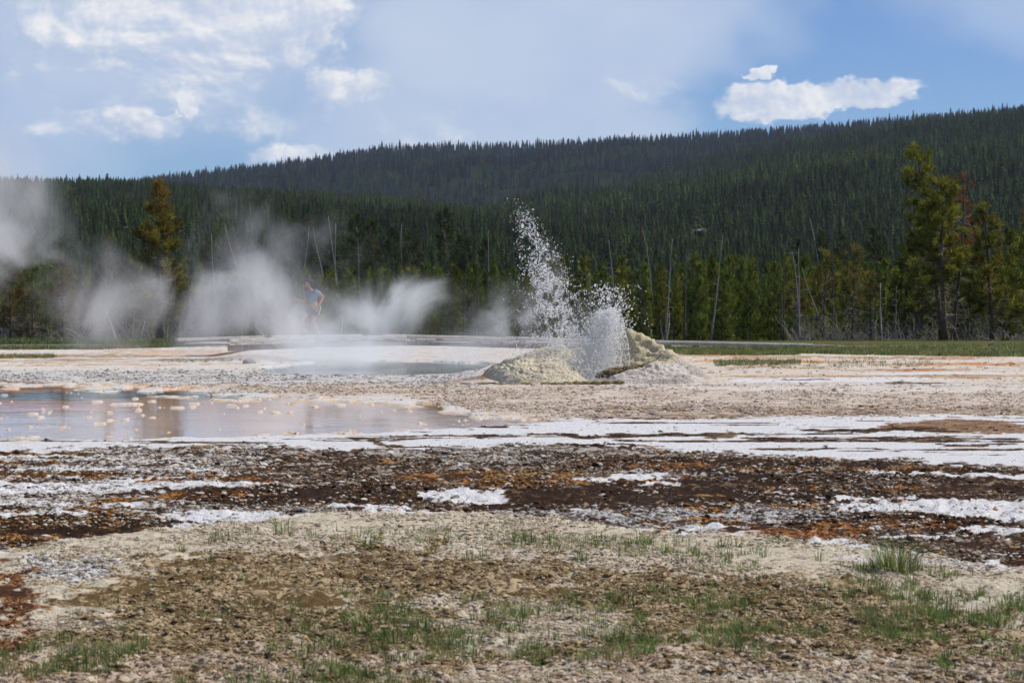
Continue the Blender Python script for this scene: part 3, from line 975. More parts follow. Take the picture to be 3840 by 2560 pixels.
FAR = [(-3000, 760), (-800, 720), (0, 690), (500, 668), (800, 632), (1000, 610), (1250, 572), (1500, 538), (1800, 524), (2100, 515), (2500, 494), (2900, 474), (3300, 438), (3840, 388), (4600, 330), (7000, 300)]
RIGHT = [(-3000, 1040), (900, 960), (1500, 860), (1950, 758), (2150, 724), (2350, 680), (2520, 636), (2700, 590), (2900, 545), (3100, 515), (3400, 478), (3840, 432), (4600, 380), (7000, 350)]
SPUR = [(-3000, 1150), (1500, 960), (1850, 850), (2050, 795), (2350, 752), (2700, 705), (3050, 672), (3400, 640), (3840, 606), (5000, 570), (7000, 560)]
LEFT = [(-3000, 600), (-800, 630), (0, 648), (300, 652), (600, 664), (1000, 686), (1400, 706), (1650, 724), (1850, 752), (2000, 772), (2300, 800), (2800, 850), (3400, 900), (5000, 960), (7000, 1000)]


def conifer_proto(i, seed, dead=False):
    r = random.Random(seed)
    mb = MB()
    if dead:
        mb.tube([(0, 0, 0), (r.uniform(-.02, .02), 0, 0.5), (r.uniform(-.05, .05), 0, 1.0)], [0.018, 0.013, 0.004], 4)
        for k in range(7):
            a = r.uniform(0, 6.28); z = r.uniform(0.3, 0.9)
            mb.add([(0, 0, z), (0.07 * math.cos(a), 0.07 * math.sin(a), z + 0.02), (0, 0, z + 0.012)], [(0, 1, 2)])
    else:
        rmax = r.uniform(0.15, 0.2); low = r.uniform(0.06, 0.2)
        core = [(0.45 * rmax * math.cos(a), 0.45 * rmax * math.sin(a), low) for a in np.linspace(0, 6.28, 6)[:-1]] + [(0, 0, 0.95)]
        mb.add(core, [(j, (j + 1) % 5, 5) for j in range(5)])
        nl = 15
        for l in range(nl):
            t = l / (nl - 1)
            z = low + (1 - low) * t * 0.97
            rr = rmax * ((1 - t) ** 0.75) * r.uniform(0.75, 1.15) + 0.02
            for k in range(7):
                a = r.uniform(0, 6.28)
                q = rr * r.uniform(0.6, 1.15)
                da = 0.45
                mb.add([(0, 0, z + 0.05), (q * math.cos(a - da) * .8, q * math.sin(a - da) * .8, z - 0.02), (q * math.cos(a), q * math.sin(a), z - 0.045 + r.uniform(-.02, .03)), (q * math.cos(a + da) * .8, q * math.sin(a + da) * .8, z - 0.02)],
                       [(0, 1, 2), (0, 2, 3)])
    return proto('conifer_%d' % i, mb.mesh('far_conifer', smooth=False), M['conifer'])


def hills():
    defs = [('far_ridge', FAR, 2700, 1300, 11.0, -6.0, 26.0, 1.0, 120, 'dark blue forested ridge under the sky', 26000, 8.4),
            ('right_hillside', RIGHT, 1900, 420, 9.0, -6.0, 16.0, 5.0, 90, 'long green forested slope rising to the right', 32000, 5.6),
            ('middle_spur', SPUR, 1450, 380, 7.0, -6.0, 12.0, 3.0, 70, 'nearer green spur crossing the right slope', 14000, 5.2),
            ('left_hill', LEFT, 1250, 300, 8.0, -6.0, 9.0, 9.0, 60, 'low forested hill on the left behind the steam', 24000, 4.6)]
    pr = [conifer_proto(i, 900 + i) for i in range(5)] + [conifer_proto(5, 950, True), conifer_proto(6, 951, True)]
    coll = proto_collection('far_conifers', pr)
    P, S, COL, IDX = [], [], [], []
    clear = [(2370, 850, 70, 24), (2620, 878, 60, 30), (3745, 782, 70, 30), (2920, 812, 40, 8)]
    fns = {}
    for (nm, crest, dc, db, th, z0, rel, seed, wav, lab, cnt, size) in defs:
        fn = hill_fn(crest, dc, db, th, z0, rel, seed, wav)
        fns[nm] = fn
        pxs = np.linspace(-2600, 6400, 150); ts = np.concatenate([np.linspace(0, 1, 46), [1.05, 1.15, 1.3]])
        PX, T = np.meshgrid(pxs, ts)
        x, d, z = fn(PX.ravel(), T.ravel())
        obj(nm, make_mesh(nm, np.stack([x, d, z], 1), quads=grid_quads(len(ts), len(pxs))), M['hill'], kind='structure', label=lab, cat='hill')
        px = RNG.uniform(-700, 4540, cnt); t = RNG.uniform(0.0, 1.0, cnt) ** 0.8 * 1.02
        x, d, z = fn(px, t)
        h = size * RNG.uniform(0.55, 1.3, cnt) * np.where(RNG.random(cnt) < 0.06, 1.3, 1.0)
        row = HORIZON - (z + h * 0.3 - CAM_H) / d * F
        keep = np.ones(cnt, bool)
        for (cx, cy_, rx, ry) in clear:
            keep &= ((px - cx) / rx) ** 2 + ((row - cy_) / ry) ** 2 > 0.3
        patch = 0.5 * fbm(x / 45.0, d / 120.0, 3, 430) + 0.5 * fbm(x / 150.0 + d / 500.0, d / 260.0, 3, 431)
        g = RNG.uniform(0.5, 1.4, (cnt, 1)) * (0.1 + 1.8 * patch[:, None])
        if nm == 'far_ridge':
            c = np.array([0.024, 0.040, 0.046]) * g  # cloud shadow on the far ridge put into a darker, bluer tree colour
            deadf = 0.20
        elif nm == 'middle_spur':
            c = np.array([0.052, 0.080, 0.021]) * g
            deadf = 0.04
        elif nm == 'right_hillside':
            c = np.array([0.060, 0.092, 0.024]) * g
            deadf = 0.06
        else:
            c = np.array([0.056, 0.086, 0.020]) * g
            deadf = 0.05
        dead = RNG.random(cnt) < deadf
        c[dead] = np.array([0.17, 0.16, 0.15]) * RNG.uniform(0.6, 1.2, (dead.sum(), 1))
        brown = RNG.random(cnt) < 0.025
        c[brown & ~dead] = np.array([0.085, 0.06, 0.03])
        ix = np.where(dead, RNG.integers(5, 7, cnt), RNG.integers(0, 5, cnt))
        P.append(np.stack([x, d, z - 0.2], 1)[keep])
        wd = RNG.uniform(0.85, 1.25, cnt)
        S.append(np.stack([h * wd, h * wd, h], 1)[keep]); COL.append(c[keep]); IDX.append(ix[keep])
    # valley woods between the basin and the hills
    cnt = 4200
    d = RNG.uniform(180, 520, cnt); px = RNG.uniform(-700, 4540, cnt)
    x = (px - 1920) / F * d
    h = RNG.uniform(3.4, 6.2, cnt) * np.interp(d, [180, 520], [0.85, 1.0])
    g = RNG.uniform(0.6, 1.3, (cnt, 1))
    c = np.array([0.066, 0.098, 0.022]) * g
    dead = RNG.random(cnt) < 0.06
    c[dead] = (0.19, 0.175, 0.16)
    P.append(np.stack([x, d, terrain_z(x, d) - 0.2], 1)); S.append(np.stack([h * 1.1, h * 1.1, h], 1)); COL.append(c); IDX.append(np.where(dead, 5, RNG.integers(0, 5, cnt)))
    P = np.vstack(P); S = np.vstack(S); COL = np.vstack(COL); IDX = np.concatenate(IDX); m = len(P)
    rot = np.zeros((m, 3)); rot[:, 2] = RNG.uniform(0, 6.28, m); rot[:, 0] = RNG.normal(0, 0.03, m)
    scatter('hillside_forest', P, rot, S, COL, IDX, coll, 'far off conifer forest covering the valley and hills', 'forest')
    # pale rocks in the clearings
    v, f = ico(3)
    k = 0
    for (cx, cy_, rx, ry), lab in zip(clear, ('pale rock outcrop in the forest right of the geyser spray', 'larger pale rock outcrop low on the right hillside', 'pinkish rock outcrop behind the tall right pines', 'small bare ledge high on the green slope')):
        fn = fns['middle_spur']
        tt = np.linspace(0, 1, 400)
        x, d, z = fn(np.full(400, float(cx)), tt)
        row = HORIZON - (z - CAM_H) / d * F
        i = int(np.argmin(np.abs(row - cy_)))
        mpp = d[i] / F
        a = v.copy()
        nz = fbm(a[:, 0] * 2.5 + 3 * k + 9, a[:, 2] * 3.5 + a[:, 1] * 2 + 9, 4, 470 + k)
        a *= (0.55 + 0.9 * nz)[:, None]
        a *= np.array([rx * mpp * 0.8, 14.0, ry * mpp * 0.45])
        obj('rock_outcrop', make_mesh('rock_outcrop', a, faces=f, smooth=False), M['rock'], label=lab, cat='rock', group='rock outcrops on the hill', loc=(x[i], d[i], z[i] + 0.3))
        k += 1


hills()
# ------------------------------------------------------------------ the geyser cone
GD = 49.3
GC = unproject(2205, 1438, GD); GC.z = 0.0


def cone():
    root = empty('geyser_cone', GC, 'lumpy yellow and white geyserite cone with a broken crater', 'geyser cone')
    th_k = np.array([0, 22, 45, 68, 90, 115, 140, 165, 185, 205, 225, 245, 262, 280, 298, 315, 335, 360.0])
    hr_k = np.array([0.44, 0.66, 1.00, 0.92, 0.66, 0.68, 0.74, 0.74, 0.70, 0.60, 0.42, 0.24, 0.09, 0.05, 0.10, 0.26, 0.42, 0.44])
    rr_k = np.array([1.75, 1.70, 1.20, 1.05, 0.95, 0.85, 0.75, 0.66, 0.66, 0.70, 0.75, 0.75, 0.7, 0.7, 0.75, 0.95, 1.35, 1.75])
    ro_k = np.array([2.55, 2.50, 2.2, 2.0, 1.95, 2.0, 2.1, 2.25, 2.25, 2.05, 1.75, 1.45, 1.2, 1.15, 1.25, 1.65, 2.3, 2.55])
    nt, nr = 420, 150
    th = np.linspace(0, 360, nt + 1)[:-1]
    def per(k):
        v = np.interp(th, th_k, k)
        for _ in range(6):
            v = (np.roll(v, 1) + v + np.roll(v, -1)) / 3
        return v
    hr, rr, ro = per(hr_k), per(rr_k), per(ro_k)
    a = np.radians(th)
    hr = hr * (0.88 + 0.26 * fbm(np.cos(a) * 3 + 9, np.sin(a) * 3 + 9, 3, 501))
    s = np.linspace(0, 1, nr)
    rows = []
    for sv in s:
        if sv < 0.38:                      # crater: floor to crest
            t = sv / 0.38
            r = 0.12 + (rr - 0.12) * t
            z = -0.25 + (hr + 0.25) * (t ** 1.7)
        else:                              # crest to toe, convex like a pillow on the left, concave on the right
            t = (sv - 0.38) / 0.62
            r = rr + (ro - rr) * t
            conc = (1 - t) ** 0.95
            conv = np.sqrt(np.clip(1 - t * t, 0, 1))
            kl = np.clip(-np.cos(a) * 0.9, 0, 0.62)
            z = hr * (conc * (1 - kl) + conv * kl) - 0.06 * t ** 6
        rows.append(np.stack([r * np.cos(a), r * np.sin(a), z], 1))
    V = np.array(rows)                     # (nr, nt, 3)
    # normals from finite differences, then push lumps out along them
    du = np.roll(V, -1, 1) - np.roll(V, 1, 1); dv = np.gradient(V, axis=0)
    N = np.cross(dv, du); N /= np.linalg.norm(N, axis=2)[:, :, None] + 1e-9
    N *= np.sign(N[:, :, 2:3] + 1e-6)
    P = V.reshape(-1, 3); Nn = N.reshape(-1, 3)
    def n3(sc_, seed, oc=3):
        return (fbm(P[:, 0] * sc_ + 31, P[:, 2] * sc_ * 1.3 + P[:, 1] * sc_ * 0.6 + 17, oc, seed) + fbm(P[:, 1] * sc_ + 11, P[:, 2] * sc_ - P[:, 0] * sc_ * 0.5 + 7, oc, seed + 9)) / 2
    cau = np.abs(n3(5.0, 511) - 0.5) * 2           # cauliflower lobes
    lum = n3(1.8, 521)
    fin = n3(16.0, 531, 2)
    rad = np.linalg.norm(P[:, :2], axis=1)
    amp = np.clip((np.tile(ro, nr) - rad) / 0.3, 0.15, 1)
    hscale = np.clip(np.tile(hr, nr) / 0.4, 0.25, 1)
    disp = amp * hscale * (0.34 * (lum - 0.5) + 0.15 * (0.5 - cau) + 0.10 * (fin - 0.5))
    P = P + Nn * disp[:, None]
    ang = np.degrees(np.arctan2(P[:, 1], P[:, 0])) % 360
    inner = np.repeat(s, nt) < 0.40
    n = len(P)
    YEL = np.array([0.66, 0.575, 0.41]); OLI = np.array([0.52, 0.43, 0.26]); WHT = np.array([0.56, 0.50, 0.44]); GRY = np.array([0.38, 0.33, 0.28]); ORA = np.array([0.62, 0.30, 0.09])
    leftk = sstep(np.cos(np.radians(ang)), 0.1, -0.35)
    frontr = sstep(np.sin(np.radians(ang)), 0.45, 0.0) * (1 - leftk)
    col = YEL[None] * np.ones((n, 1))
    col = col + (WHT - col) * frontr[:, None] * (~inner)[:, None]
    col = col + (GRY - col) * ((~inner) * frontr * sstep(lum, 0.45, 0.58) * 0.8)[:, None]
    col = col + (OLI - col) * (sstep(cau, 0.2, 0.55) * (1 - frontr) * 0.5)[:, None]
    col = col + (np.array([0.56, 0.5, 0.38]) - col) * (sstep(P[:, 2], 0.55, 0.85) * (~inner) * 0.6)[:, None]
    col = col + (np.array([0.4, 0.35, 0.2]) - col) * (inner * 0.5)[:, None]
    toe = sstep(rad / np.tile(ro, nr), 0.86, 0.98) * leftk * sstep(ang, 205, 170)
    col = col + (ORA - col) * (toe * 0.85)[:, None]
    quads = []
    i = np.arange(nr - 1)[:, None] * nt + np.arange(nt)[None, :]
    j = np.arange(nr - 1)[:, None] * nt + (np.arange(nt)[None, :] + 1) % nt
    quads = np.stack([i.ravel(), j.ravel(), j.ravel() + nt, i.ravel() + nt], 1)
    obj('crater_wall', make_mesh('crater_wall', P, quads=quads, cols={'col': col}), M['cone'], root)
    # lumpy crusts: one chain of blobs joined into one skin of rock
    v, f = ico(3)
    def crust(name, path, rad, col, seed, label, sq=0.7):
        mb = MB()
        r = random.Random(seed)
        m = len(path)
        for q, (p, rd) in enumerate(zip(path, rad)):
            a_ = v.copy()
            nz = fbm(a_[:, 0] * 2.2 + 7 * q, a_[:, 2] * 2.2 + a_[:, 1] * 1.7 + 5, 3, seed + q)
            nf = fbm(a_[:, 0] * 6 + 7 * q, a_[:, 2] * 6 + a_[:, 1] * 4 + 5, 2, seed + q + 50)
            a_ *= (0.6 + 0.6 * nz + 0.25 * nf)[:, None]
            a_ = a_ * np.array([rd * 1.5, rd * 1.3, rd * sq]) + np.array(p)
            g = r.uniform(0.8, 1.2)
            mb.add(a_, f, np.array(col) * g)
        me = mb.mesh(name)
        o = obj(name, me, M['cone'], root, label=label)
        return o
    def w(px, py, d):
        p = unproject(px, py, d) - GC
        return (p.x, p.y, p.z)
    lip = [(2255, 1402), (2275, 1396), (2296, 1390), (2318, 1386), (2340, 1384), (2362, 1380), (2384, 1376), (2406, 1371), (2428, 1367), (2448, 1364)]
    crust('crater_lip', [w(x, y + 6, 48.75 + 0.012 * k) for k, (x, y) in enumerate(lip)], [0.075, 0.1, 0.125, 0.12, 0.105, 0.12, 0.105, 0.09, 0.08, 0.05], (0.135, 0.10, 0.05), 610, 'dark olive brown lip on the near edge of the crater')
    edge = [(2040 + 14 * k, 1440 - (0.35 * k if k > 6 else 0)) for k in range(22)]
    crust('front_crust', [w(x, y, 48.0 + 0.05 * math.sin(k * 1.7)) for k, (x, y) in enumerate(edge)], [0.05 + 0.02 * math.sin(k * 2.3) for k in range(22)], (0.24, 0.19, 0.1), 650, 'knobbly brown crust along the foot of the crater')
    lf = [(1745 + 17 * k, 1442 + 3 * math.sin(k * 1.3)) for k in range(17)]
    crust('left_crust', [w(x, y, 48.0 + 0.06 * math.sin(k * 2.1)) for k, (x, y) in enumerate(lf)], [0.04 + 0.018 * math.sin(k * 1.9 + 1) for k in range(17)], (0.27, 0.22, 0.11), 690, 'thin olive crust along the foot of the yellow lobe')
    # apron of pale runoff left of the cone
    mb_v = []
    nx, ny = 90, 34
    X, Y = np.meshgrid(np.linspace(-3.6, -1.6, nx), np.linspace(-0.9, 1.3, ny))
    x, y = X.ravel(), Y.ravel()
    t = sstep(x, -3.6, -1.7)
    zz = 0.02 + 0.17 * t * sstep(np.abs(y - 0.1), 1.3, 0.2) + 0.02 * fbm(x * 5, y * 5, 3, 720) - 0.05 * (1 - t)
    oc = fbm(x * 1.5 + 40, y * 2.2, 3, 730)
    col = np.array([0.56, 0.5, 0.43])[None] * np.ones((len(x), 1))
    k_ = sstep(oc, 0.46, 0.58)[:, None] * sstep(x, -3.3, -2.4)[:, None]
    col = col * (1 - k_) + np.array([0.66, 0.31, 0.1]) * k_
    obj('runoff_apron', make_mesh('runoff_apron', np.stack([x, y, zz], 1), quads=grid_quads(ny, nx), cols={'col': col}), M['cone'], root)
    # single stones beside it
    for (px, py, s_, lab) in [(1770, 1441, 0.055, 'small dark stone on the flat left of the geyser cone'), (2605, 1436, 0.075, 'dark pitted stone at the right foot of the geyser cone'), (935, 1368, 0.13, 'grey stone half lost in steam beside the blue pool'), (2452, 1566, 0.07, 'pinkish stone on the gravel below the geyser cone'), (2490, 1574, 0.04, 'small flat stone on the gravel below the geyser cone')]:
        p = on_ground(px, py)
        a_ = ico(3)[0].copy()
        a_ *= (0.65 + 0.6 * fbm(a_[:, 0] * 1.8 + px, a_[:, 2] * 2 + a_[:, 1] * 1.5 + 9, 3, 740))[:, None] * s_
        a_ *= np.array([1.4, 1.1, 0.8])
        g = np.array([0.2, 0.15, 0.11]) if 'dark' in lab else np.array([0.3, 0.27, 0.24])
        obj('stone', make_mesh('stone', a_, faces=ico(3)[1], cols={'col': np.tile(g, (len(a_), 1))}), M['cone'], label=lab, cat='stone', loc=(p.x, p.y, 0.03 + s_ * 0.2))


cone()


def spray():
    m, t = new_mat('water_drops')
    out = t.n('ShaderNodeOutputMaterial')
    d = t.n('ShaderNodeBsdfPrincipled', ins={'Base Color': (0.97, 0.97, 0.97, 1), 'Roughness': 0.2, 'Specular IOR Level': 0.6})
    tr = t.n('ShaderNodeBsdfTranslucent', ins={'Color': (0.99, 0.99, 0.99, 1)})
    mx = t.n('ShaderNodeMixShader', ins={0: 0.5, 1: d.outputs[0], 2: tr.outputs[0]})
    tp = t.n('ShaderNodeBsdfTransparent')
    m2 = t.n('ShaderNodeMixShader', ins={0: 0.35, 1: mx.outputs[0], 2: tp.outputs[0]})
    t.link(m2.outputs[0], out.inputs[0])
    v0, f0 = ico(1)

    def drops(name, px, py, dep, rad, label, cat):
        n = len(px)
        k = dep / F
        c = np.stack([(px - 1920) * k, dep, CAM_H - (py - HORIZON) * k], 1)
        ok = c[:, 2] > 0.03
        c, rad = c[ok], rad[ok]; n = len(c)
        st = RNG.uniform(0.6, 1.6, (n, 1, 3))
        rot = RNG.normal(0, 1, (n, 3, 3)) * 0.35 + np.eye(3)
        v = np.einsum('nij,kj->nki', rot, v0) * st * rad[:, None, None] + c[:, None, :]
        f = (f0[None] + (np.arange(n) * len(v0))[:, None, None]).reshape(-1, 3)
        obj(name, make_mesh(name, v.reshape(-1, 3), faces=f), m, label=label, cat=cat, kind='stuff')
    # tall jet leaning left, its drops thinning out upwards
    def jet(n, pw, spread_k, rmin, rmax, clump):
        t = RNG.random(n) ** pw                      # 0 at the crater, 1 at the top
        py = 1425 - t * 640
        cx = np.interp(py, [760, 830, 950, 1100, 1250, 1330, 1425], [1950, 1972, 2022, 2068, 2095, 2108, 2140])
        sg = np.interp(py, [760, 850, 1000, 1150, 1300, 1425], [12, 30, 50, 62, 92, 100]) * spread_k
        px = cx + RNG.normal(0, 1, n) * sg
        # streaks and clots
        cl = fbm(px / 20.0 + 5, py / 30.0, 4, 801)
        keep = RNG.random(n) < sstep(cl, 0.5 - clump, 0.6) * (1 - 0.86 * sstep(t, 0.35, 1.0))
        px, py = px[keep], py[keep]
        m_ = len(px)
        return px, py, GD + RNG.normal(0, 0.22, m_), np.exp(RNG.uniform(math.log(rmin), math.log(rmax), m_))
    a = jet(20000, 1.7, 0.85, 0.0035, 0.009, 0.24)
    b = jet(3600, 1.5, 0.75, 0.006, 0.015, 0.16)
    c = jet(2200, 0.8, 1.2, 0.003, 0.007, 0.3)
    px, py, dp, rd = (np.concatenate(q) for q in zip(a, b, c))
    top = RNG.random(70)
    px = np.concatenate([px, 1945 + RNG.normal(0, 22, 70) + 30 * top]); py = np.concatenate([py, 745 + 120 * top]); dp = np.concatenate([dp, np.full(70, GD)]); rd = np.concatenate([rd, RNG.uniform(0.005, 0.011, 70)])
    drops('tall_water_jet', px, py, dp, rd, 'tall jet of white water drops leaning left above the crater', 'water jet')
    # low dense burst on the right
    def burst(n, rmin, rmax, soft):
        t = RNG.random(n)
        py = 1420 - 290 * t ** 1.15
        cx = np.interp(py, [1130, 1200, 1280, 1350, 1420], [2286, 2276, 2262, 2236, 2200])
        half = np.interp(py, [1110, 1160, 1240, 1300, 1350, 1420], [18, 38, 62, 84, 104, 120]) * soft
        px = cx + np.clip(RNG.normal(0, 0.52, n), -1.5, 1.12) * half
        jag = (fbm(px / 22.0, px * 0 + 3, 2, 811) - 0.5) * 90
        keep = py > 1165 + jag
        px, py = px[keep], py[keep]
        m_ = len(px)
        return px, py, GD - 0.1 + RNG.normal(0, 0.2, m_), np.exp(RNG.uniform(math.log(rmin), math.log(rmax), m_))
    a = burst(17000, 0.004, 0.010, 1.08)
    n = 1500
    t = RNG.random(n)
    px = 2285 + RNG.normal(0, 40, n) + np.where(RNG.random(n) < 0.12, RNG.uniform(-90, 110, n), 0); py = 1230 - 160 * t ** 1.6 + RNG.normal(0, 8, n)
    b = (px, py, np.full(n, GD) + RNG.normal(0, 0.2, n), np.exp(RNG.uniform(math.log(0.004), math.log(0.014), n)))
    px, py, dp, rd = (np.concatenate(q) for q in zip(a, b))
    drops('dense_water_burst', px, py, dp, rd, 'dense white burst of water at the right of the crater', 'water jet')
    # drops falling over the yellow lobe and the front of the crater
    n = 5200
    px = RNG.normal(2125, 85, n); py = 1430 - np.abs(RNG.normal(0, 85, n))
    drops('falling_spray', px, py, GD - 0.7 + RNG.normal(0, 0.25, n), np.exp(RNG.uniform(math.log(0.003), math.log(0.008), n)), 'fine drops falling back over the front of the cone', 'water spray')


spray()

# ------------------------------------------------------------------ trees
def needle_tris(centers, dirs, L, W, per, col, rng, up=0.35):
    n = len(centers)
    c = np.repeat(centers, per, 0); b = np.repeat(dirs, per, 0)
    l = np.repeat(L, per); m = n * per
    rd = rng.normal(0, 1, (m, 3)); rd /= np.linalg.norm(rd, axis=1)[:, None]
    dv = rd * 0.85 + b * 0.7 + np.array([0, 0, up]); dv /= np.linalg.norm(dv, axis=1)[:, None]
    side = np.cross(dv, rng.normal(0, 1, (m, 3))); side /= np.linalg.norm(side, axis=1)[:, None] + 1e-9
    base = c + rng.normal(0, 1, (m, 3)) * (l * 0.22)[:, None]
    l2 = l * rng.uniform(0.6, 1.15, m)
    w = (W * l / 0.3)[:, None]
    v = np.stack([base - side * w, base + side * w, base + dv * l2[:, None]], 1).reshape(-1, 3)
    f = np.arange(m * 3).reshape(-1, 3)
    g = np.repeat(rng.uniform(0.45, 1.6, n), per) * rng.uniform(0.8, 1.2, m)
    cc = np.repeat(col, per, 0) * g[:, None]
    return v, f, np.repeat(cc, 3, 0)


def trunk_path(H, lean, bend, seed, n=9):
    r = random.Random(seed)
    t = np.linspace(0, 1, n)
    wob = np.cumsum([r.uniform(-1, 1) for _ in range(n)]) * 0.012 * H
    return np.stack([lean * t + bend * np.sin(t * math.pi) + (wob - wob[0]) * t, 0.3 * (wob[::-1] - wob[-1]) * t, H * t - 0.15 * (t == 0)], 1)


def pine_meshes(name, H, lean=0.0, bend=0.0, crown0=0.15, rad=1.1, power=0.8, whorl=0.22, clump=0.28, per=16, seed=0, green=(0.075, 0.09, 0.02), accent=None, acc_t=0.8, dead0=0.0, dead_n=0, trunk_r=None, sparse=0.0, one_side=0.0):
    rng = np.random.default_rng(seed); r = random.Random(seed)
    path = trunk_path(H, lean, bend, seed)
    tr = trunk_r or H * 0.016
    mbT = MB(); mbT.tube(path, [tr * (1.25 if k == 0 else 1) * (1 - 0.9 * k / 8) + 0.008 for k in range(9)], 8)
    def at(z):
        q = np.clip(z / H, 0, 1) * 8; i = int(min(q, 7)); k = q - i
        return path[i] * (1 - k) + path[i + 1] * k
    mbB = MB()
    cen, dirs, cols, Ls = [], [], [], []
    z = crown0 * H
    while z < H * 0.985:
        t = (z - crown0 * H) / (H * (1 - crown0))
        prof = (1 - t) ** power * (0.55 + 0.45 * min(1, t / 0.18)) * rad + 0.07
        for k in range(r.randint(3, 5)):
            if r.random() < sparse: continue
            a = r.uniform(0, 6.283)
            ll = prof * r.uniform(0.55, 1.15) * (1 + one_side * math.cos(a))
            o = at(z + r.uniform(-.5, .5) * whorl)
            rise = 0.15 + 0.55 * t + r.uniform(-.2, .2)
            tip = o + np.array([math.cos(a) * ll, math.sin(a) * ll, ll * rise])
            mid = (o + tip) / 2 - np.array([0, 0, ll * 0.1])
            mbB.tube([o, mid, tip], [0.012 + ll * 0.012, 0.009 + ll * 0.006, 0.004], 3, cap=False)
            nclump = max(1, int(round(ll / (clump * 0.62))))
            for q in range(nclump):
                s = 1.0 - 0.62 * (q / max(1, nclump)) 
                p = (o * (1 - s) ** 2 + 2 * mid * s * (1 - s) + tip * s * s) + rng.normal(0, clump * 0.28, 3)
                cen.append(p); dv = tip - o; dirs.append(dv / (np.linalg.norm(dv) + 1e-9)); Ls.append(clump * r.uniform(0.7, 1.2))
                c = np.array(green)
                if accent is not None and r.random() < (0.85 if t > acc_t else 0.06): c = np.array(accent)
                cols.append(c)
        z += whorl * r.uniform(0.75, 1.25)
    top = path[-1]
    for q in range(5):
        cen.append(top - np.array([0, 0, 0.12 * q])); dirs.append(np.array([0, 0, 1.0])); Ls.append(clump); cols.append(np.array(accent if accent is not None and acc_t < 1 else green))
    v, f, c = needle_tris(np.array(cen), np.array(dirs), np.array(Ls), 0.028 if clump < 0.33 else 0.034, per, np.array(cols), rng)
    crown = make_mesh(name + '_crown', v, faces=f, cols={'col': c}, smooth=False)
    mbD = None
    if dead_n:
        mbD = MB()
        for q in range(dead_n):
            zz = r.uniform(dead0, max(crown0 + 0.25, dead0 + 0.1)) * H
            o = at(zz); a = r.uniform(0, 6.283); ll = r.uniform(0.35, 0.9) * min(rad, 1.2)
            pts = [o]
            d_ = np.array([math.cos(a), math.sin(a), r.uniform(-.35, .25)])
            for s in range(4):
                d_ = d_ + rng.normal(0, 0.28, 3); pts.append(pts[-1] + d_ / np.linalg.norm(d_) * ll / 4)
            mbD.tube(pts, [0.014, 0.011, 0.009, 0.006, 0.003], 3, cap=False)
            for tw in range(2):
                b_ = pts[2 + tw]; e_ = b_ + rng.normal(0, 1, 3) * ll * 0.22
                mbD.tube([b_, (b_ + e_) / 2 + rng.normal(0, .03, 3), e_], [0.006, 0.005, 0.002], 3, cap=False)
    return mbT.mesh(name + '_trunk'), mbB.mesh(name + '_branches'), crown, (mbD.mesh(name + '_dead') if mbD else None)


def gz(d):
    return float(terrain_z(np.array([0.0]), np.array([d]))[0]) if d > 86 else 0.0


def plant(name, px_base, d, meshes, label, cat, group=None, needles='needles', bark='bark', dead='dead_wood', rz=0.0, branch=None):
    x = (px_base - 1920) / F * d
    root = empty(name, (x, d, gz(d)), label, cat, group, rz)
    tr, br, cr, de = meshes
    obj('trunk', tr, M[bark], root)
    obj('branches', br, M[branch or bark], root, kind='stuff')
    obj('crown', cr, M[needles], root)
    if de is not None:
        obj('dead_branches', de, M[dead], root, kind='stuff')
    return root


